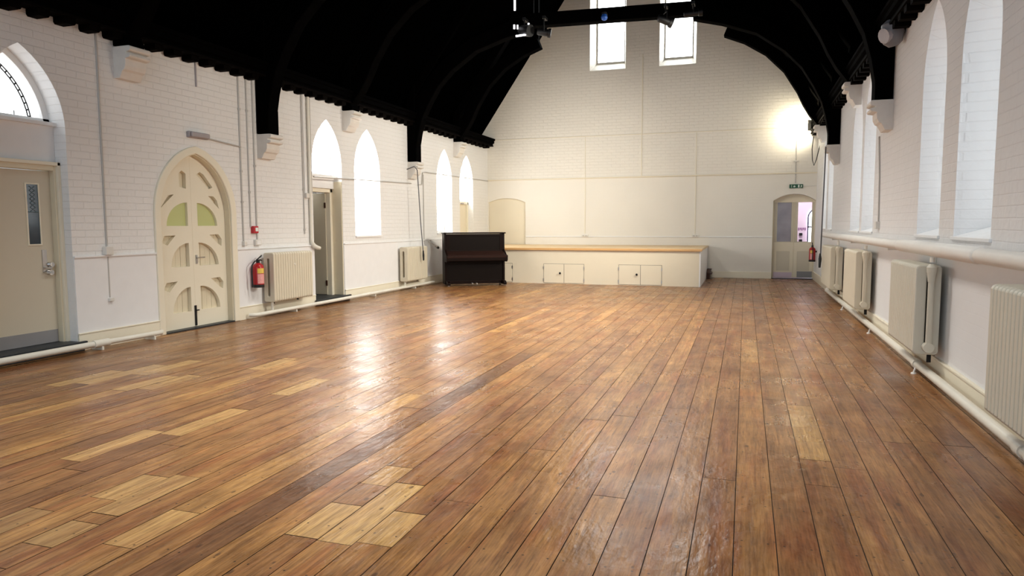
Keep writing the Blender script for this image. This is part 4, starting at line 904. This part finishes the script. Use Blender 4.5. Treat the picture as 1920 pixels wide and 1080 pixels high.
# ------------------------------------------------------------------ piano (written in its own metres: x along the keyboard, -y to the player)
PW = 1.42
pn = thing('upright_piano', (0.72, 14.66, 0), 'dark mahogany upright piano standing askew at the left end of the stage', 'piano', rz=math.radians(33))
def pb(name, mat, *boxes, parent=None, bevel=0.006):
    t_ = MB()
    for b_ in boxes: t_.box(*b_)
    return t_.build(name, mat, parent or pn, bevel=bevel)
for x0 in (0.0, PW - 0.045):
    sd = MB().prism([(0.27, 0.04), (0.60, 0.04), (0.60, 1.20), (0.30, 1.20), (0.29, 0.80), (0.27, 0.74)], 'x', x0, x0 + 0.045).build('side_panel', 'piano', pn, bevel=0.005)
    MB().prism([(0.02, 0.56), (0.30, 0.56), (0.30, 0.84), (0.22, 0.80), (0.10, 0.735), (0.02, 0.70)], 'x', x0, x0 + 0.045).build('arm', 'piano', sd, bevel=0.006)
pb('back', 'pianopanel', (0.03, PW - 0.03, 0.55, 0.60, 0.05, 1.19))
pb('upper_panel', 'pianopanel', (0.045, PW - 0.045, 0.30, 0.33, 0.74, 1.19))
MB().ring(rect(0.045, PW - 0.045, 0.76, 1.19), rect(0.12, PW - 0.12, 0.82, 1.14), 'y', 0.288, 0.302).build('panel_frame', 'piano', pn, bevel=0.004)
pb('top_lid', 'piano', (-0.02, PW + 0.02, 0.25, 0.615, 1.20, 1.23), bevel=0.008)
MB().prism([(0.03, 0.70), (0.30, 0.70), (0.30, 0.80), (0.27, 0.80), (0.06, 0.725)], 'x', 0.045, PW - 0.045).build('key_lid', 'pianolid', pn, bevel=0.006)
pb('key_bed', 'piano', (0.0, PW, 0.01, 0.30, 0.58, 0.64), (-0.005, PW + 0.005, 0.0, 0.03, 0.585, 0.71))
pb('key_slip', 'pianolid', (0.02, PW - 0.02, -0.006, 0.004, 0.655, 0.705), bevel=0.003)
pb('lower_panel', 'pianopanel', (0.045, PW - 0.045, 0.29, 0.32, 0.12, 0.58))
pb('plinth', 'piano', (0.02, PW - 0.02, 0.255, 0.30, 0.045, 0.125))
for x0 in (0.02, PW - 0.09):
    lg_ = MB().prism([(0.02, 0.03), (0.28, 0.03), (0.28, 0.12), (0.10, 0.12), (0.02, 0.085)], 'x', x0, x0 + 0.07).build('toe_block', 'piano', pn, bevel=0.008)
    MB().tube([(x0 + 0.015, 0.07, 0.024), (x0 + 0.055, 0.07, 0.024)], 0.024, 12).build('caster', 'steel', lg_, smooth=True)
    MB().tube([(x0 + 0.015, 0.53, 0.024), (x0 + 0.055, 0.53, 0.024)], 0.024, 12).build('caster', 'steel', pn, smooth=True)
t = MB()
for xx in (0.62, 0.72): t.tube([(xx, 0.24, 0.07), (xx, 0.12, 0.055)], [0.012, 0.018], 8)
t.build('pedal', 'steel', pn, smooth=True)

# ------------------------------------------------------------------ light
def area(name, loc, rot, size, size_y, power, col=(1, 1, 1)):
    l_ = bpy.data.lights.new(name, 'AREA'); l_.shape = 'RECTANGLE'; l_.size = size; l_.size_y = size_y; l_.energy = power; l_.color = col
    o = bpy.data.objects.new(name, l_); COL.objects.link(o); o.location = loc; o.rotation_euler = rot; return o
for yy, pw in ((4.2, 52), (8.0, 66), (11.4, 76)):
    la = area('roof_fill', (4.6, yy, 6.3), (0, 0, 0), 1.6, 1.2, pw, (1.0, 0.95, 0.87)); la.data.spread = math.radians(98)  # unseen overhead fills added to brighten the floor
area('next_room_fill', (8.6, L + 2.0, 3.0), (0, 0, 0), 1.2, 0.6, 45, (1.0, 0.95, 0.98))  # unseen fill added to brighten the lavender room
for yy, tgt, pw in ((FY - 0.1, (0, 12.2, 1.6), 400), (13.6, (0, 16.2, 2.2), 560)):  # added spots lift the left wall; the nearer sits by the grey floodlight
    sp_ = bpy.data.lights.new('left_wall_fill', 'SPOT'); sp_.energy = pw; sp_.spot_size = math.radians(95); sp_.spot_blend = 1.0; sp_.shadow_soft_size = 0.35; sp_.color = (1.0, 0.94, 0.82)
    sp_o = bpy.data.objects.new('left_wall_fill', sp_); COL.objects.link(sp_o); sp_o.location = (W - 0.55, yy, 3.75)
    sp_o.rotation_euler = (Vector(tgt) - Vector(sp_o.location)).to_track_quat('-Z', 'Y').to_euler()
for sx in (2.9, 5.6):  # spots added near the stage lamps to brighten end wall and stage
    sp_ = bpy.data.lights.new('end_wall_fill', 'SPOT'); sp_.energy = 95; sp_.spot_size = math.radians(110); sp_.spot_blend = 1.0; sp_.shadow_soft_size = 0.3; sp_.color = (1.0, 0.94, 0.83)
    sp_o = bpy.data.objects.new('end_wall_fill', sp_); COL.objects.link(sp_o); sp_o.location = (sx, 13.7, 5.0)
    sp_o.rotation_euler = (Vector((sx + 0.3, L, 0.9)) - Vector(sp_o.location)).to_track_quat('-Z', 'Y').to_euler()
sl = bpy.data.lights.new('flood_beam', 'SPOT'); sl.energy = 50; sl.spot_size = math.radians(150); sl.spot_blend = 1.0; sl.shadow_soft_size = 0.08; sl.color = (1.0, 0.90, 0.68)
so = bpy.data.objects.new('flood_beam', sl); COL.objects.link(so); so.location = (8.50, 18.90, 3.80)
so.rotation_euler = (Vector((8.27, L, 3.84)) - Vector(so.location)).to_track_quat('-Z', 'Y').to_euler()
w = bpy.data.worlds.new('World'); scene.world = w; w.use_nodes = True
bg = w.node_tree.nodes['Background']; bg.inputs[0].default_value = (0.76, 0.88, 1.0, 1); bg.inputs[1].default_value = 0.62

# ------------------------------------------------------------------ camera
F, pitch, yaw, roll = 1326.29, -0.089, -0.3182, -0.0032
f = Vector((math.sin(yaw) * math.cos(pitch), math.cos(yaw) * math.cos(pitch), math.sin(pitch)))
r = Vector((math.cos(yaw), -math.sin(yaw), 0)); u = r.cross(f)
r2 = r * math.cos(roll) + u * math.sin(roll); u2 = u * math.cos(roll) - r * math.sin(roll)
cam = bpy.data.cameras.new('Camera'); co = bpy.data.objects.new('Camera', cam); COL.objects.link(co)
co.matrix_world = Matrix(((r2.x, u2.x, -f.x, 7.096), (r2.y, u2.y, -f.y, 0.0), (r2.z, u2.z, -f.z, 1.4), (0, 0, 0, 1)))
cam.sensor_width = 36; cam.lens = 36 * F / 1920; cam.clip_start = 0.05; cam.clip_end = 200
scene.camera = co

scene.view_settings.view_transform = 'Standard'; scene.view_settings.look = 'None'
scene.view_settings.exposure = 1.3
scene.cycles.use_denoising = True
scene.cycles.max_bounces = 10; scene.cycles.diffuse_bounces = 6; scene.cycles.sample_clamp_indirect = 8
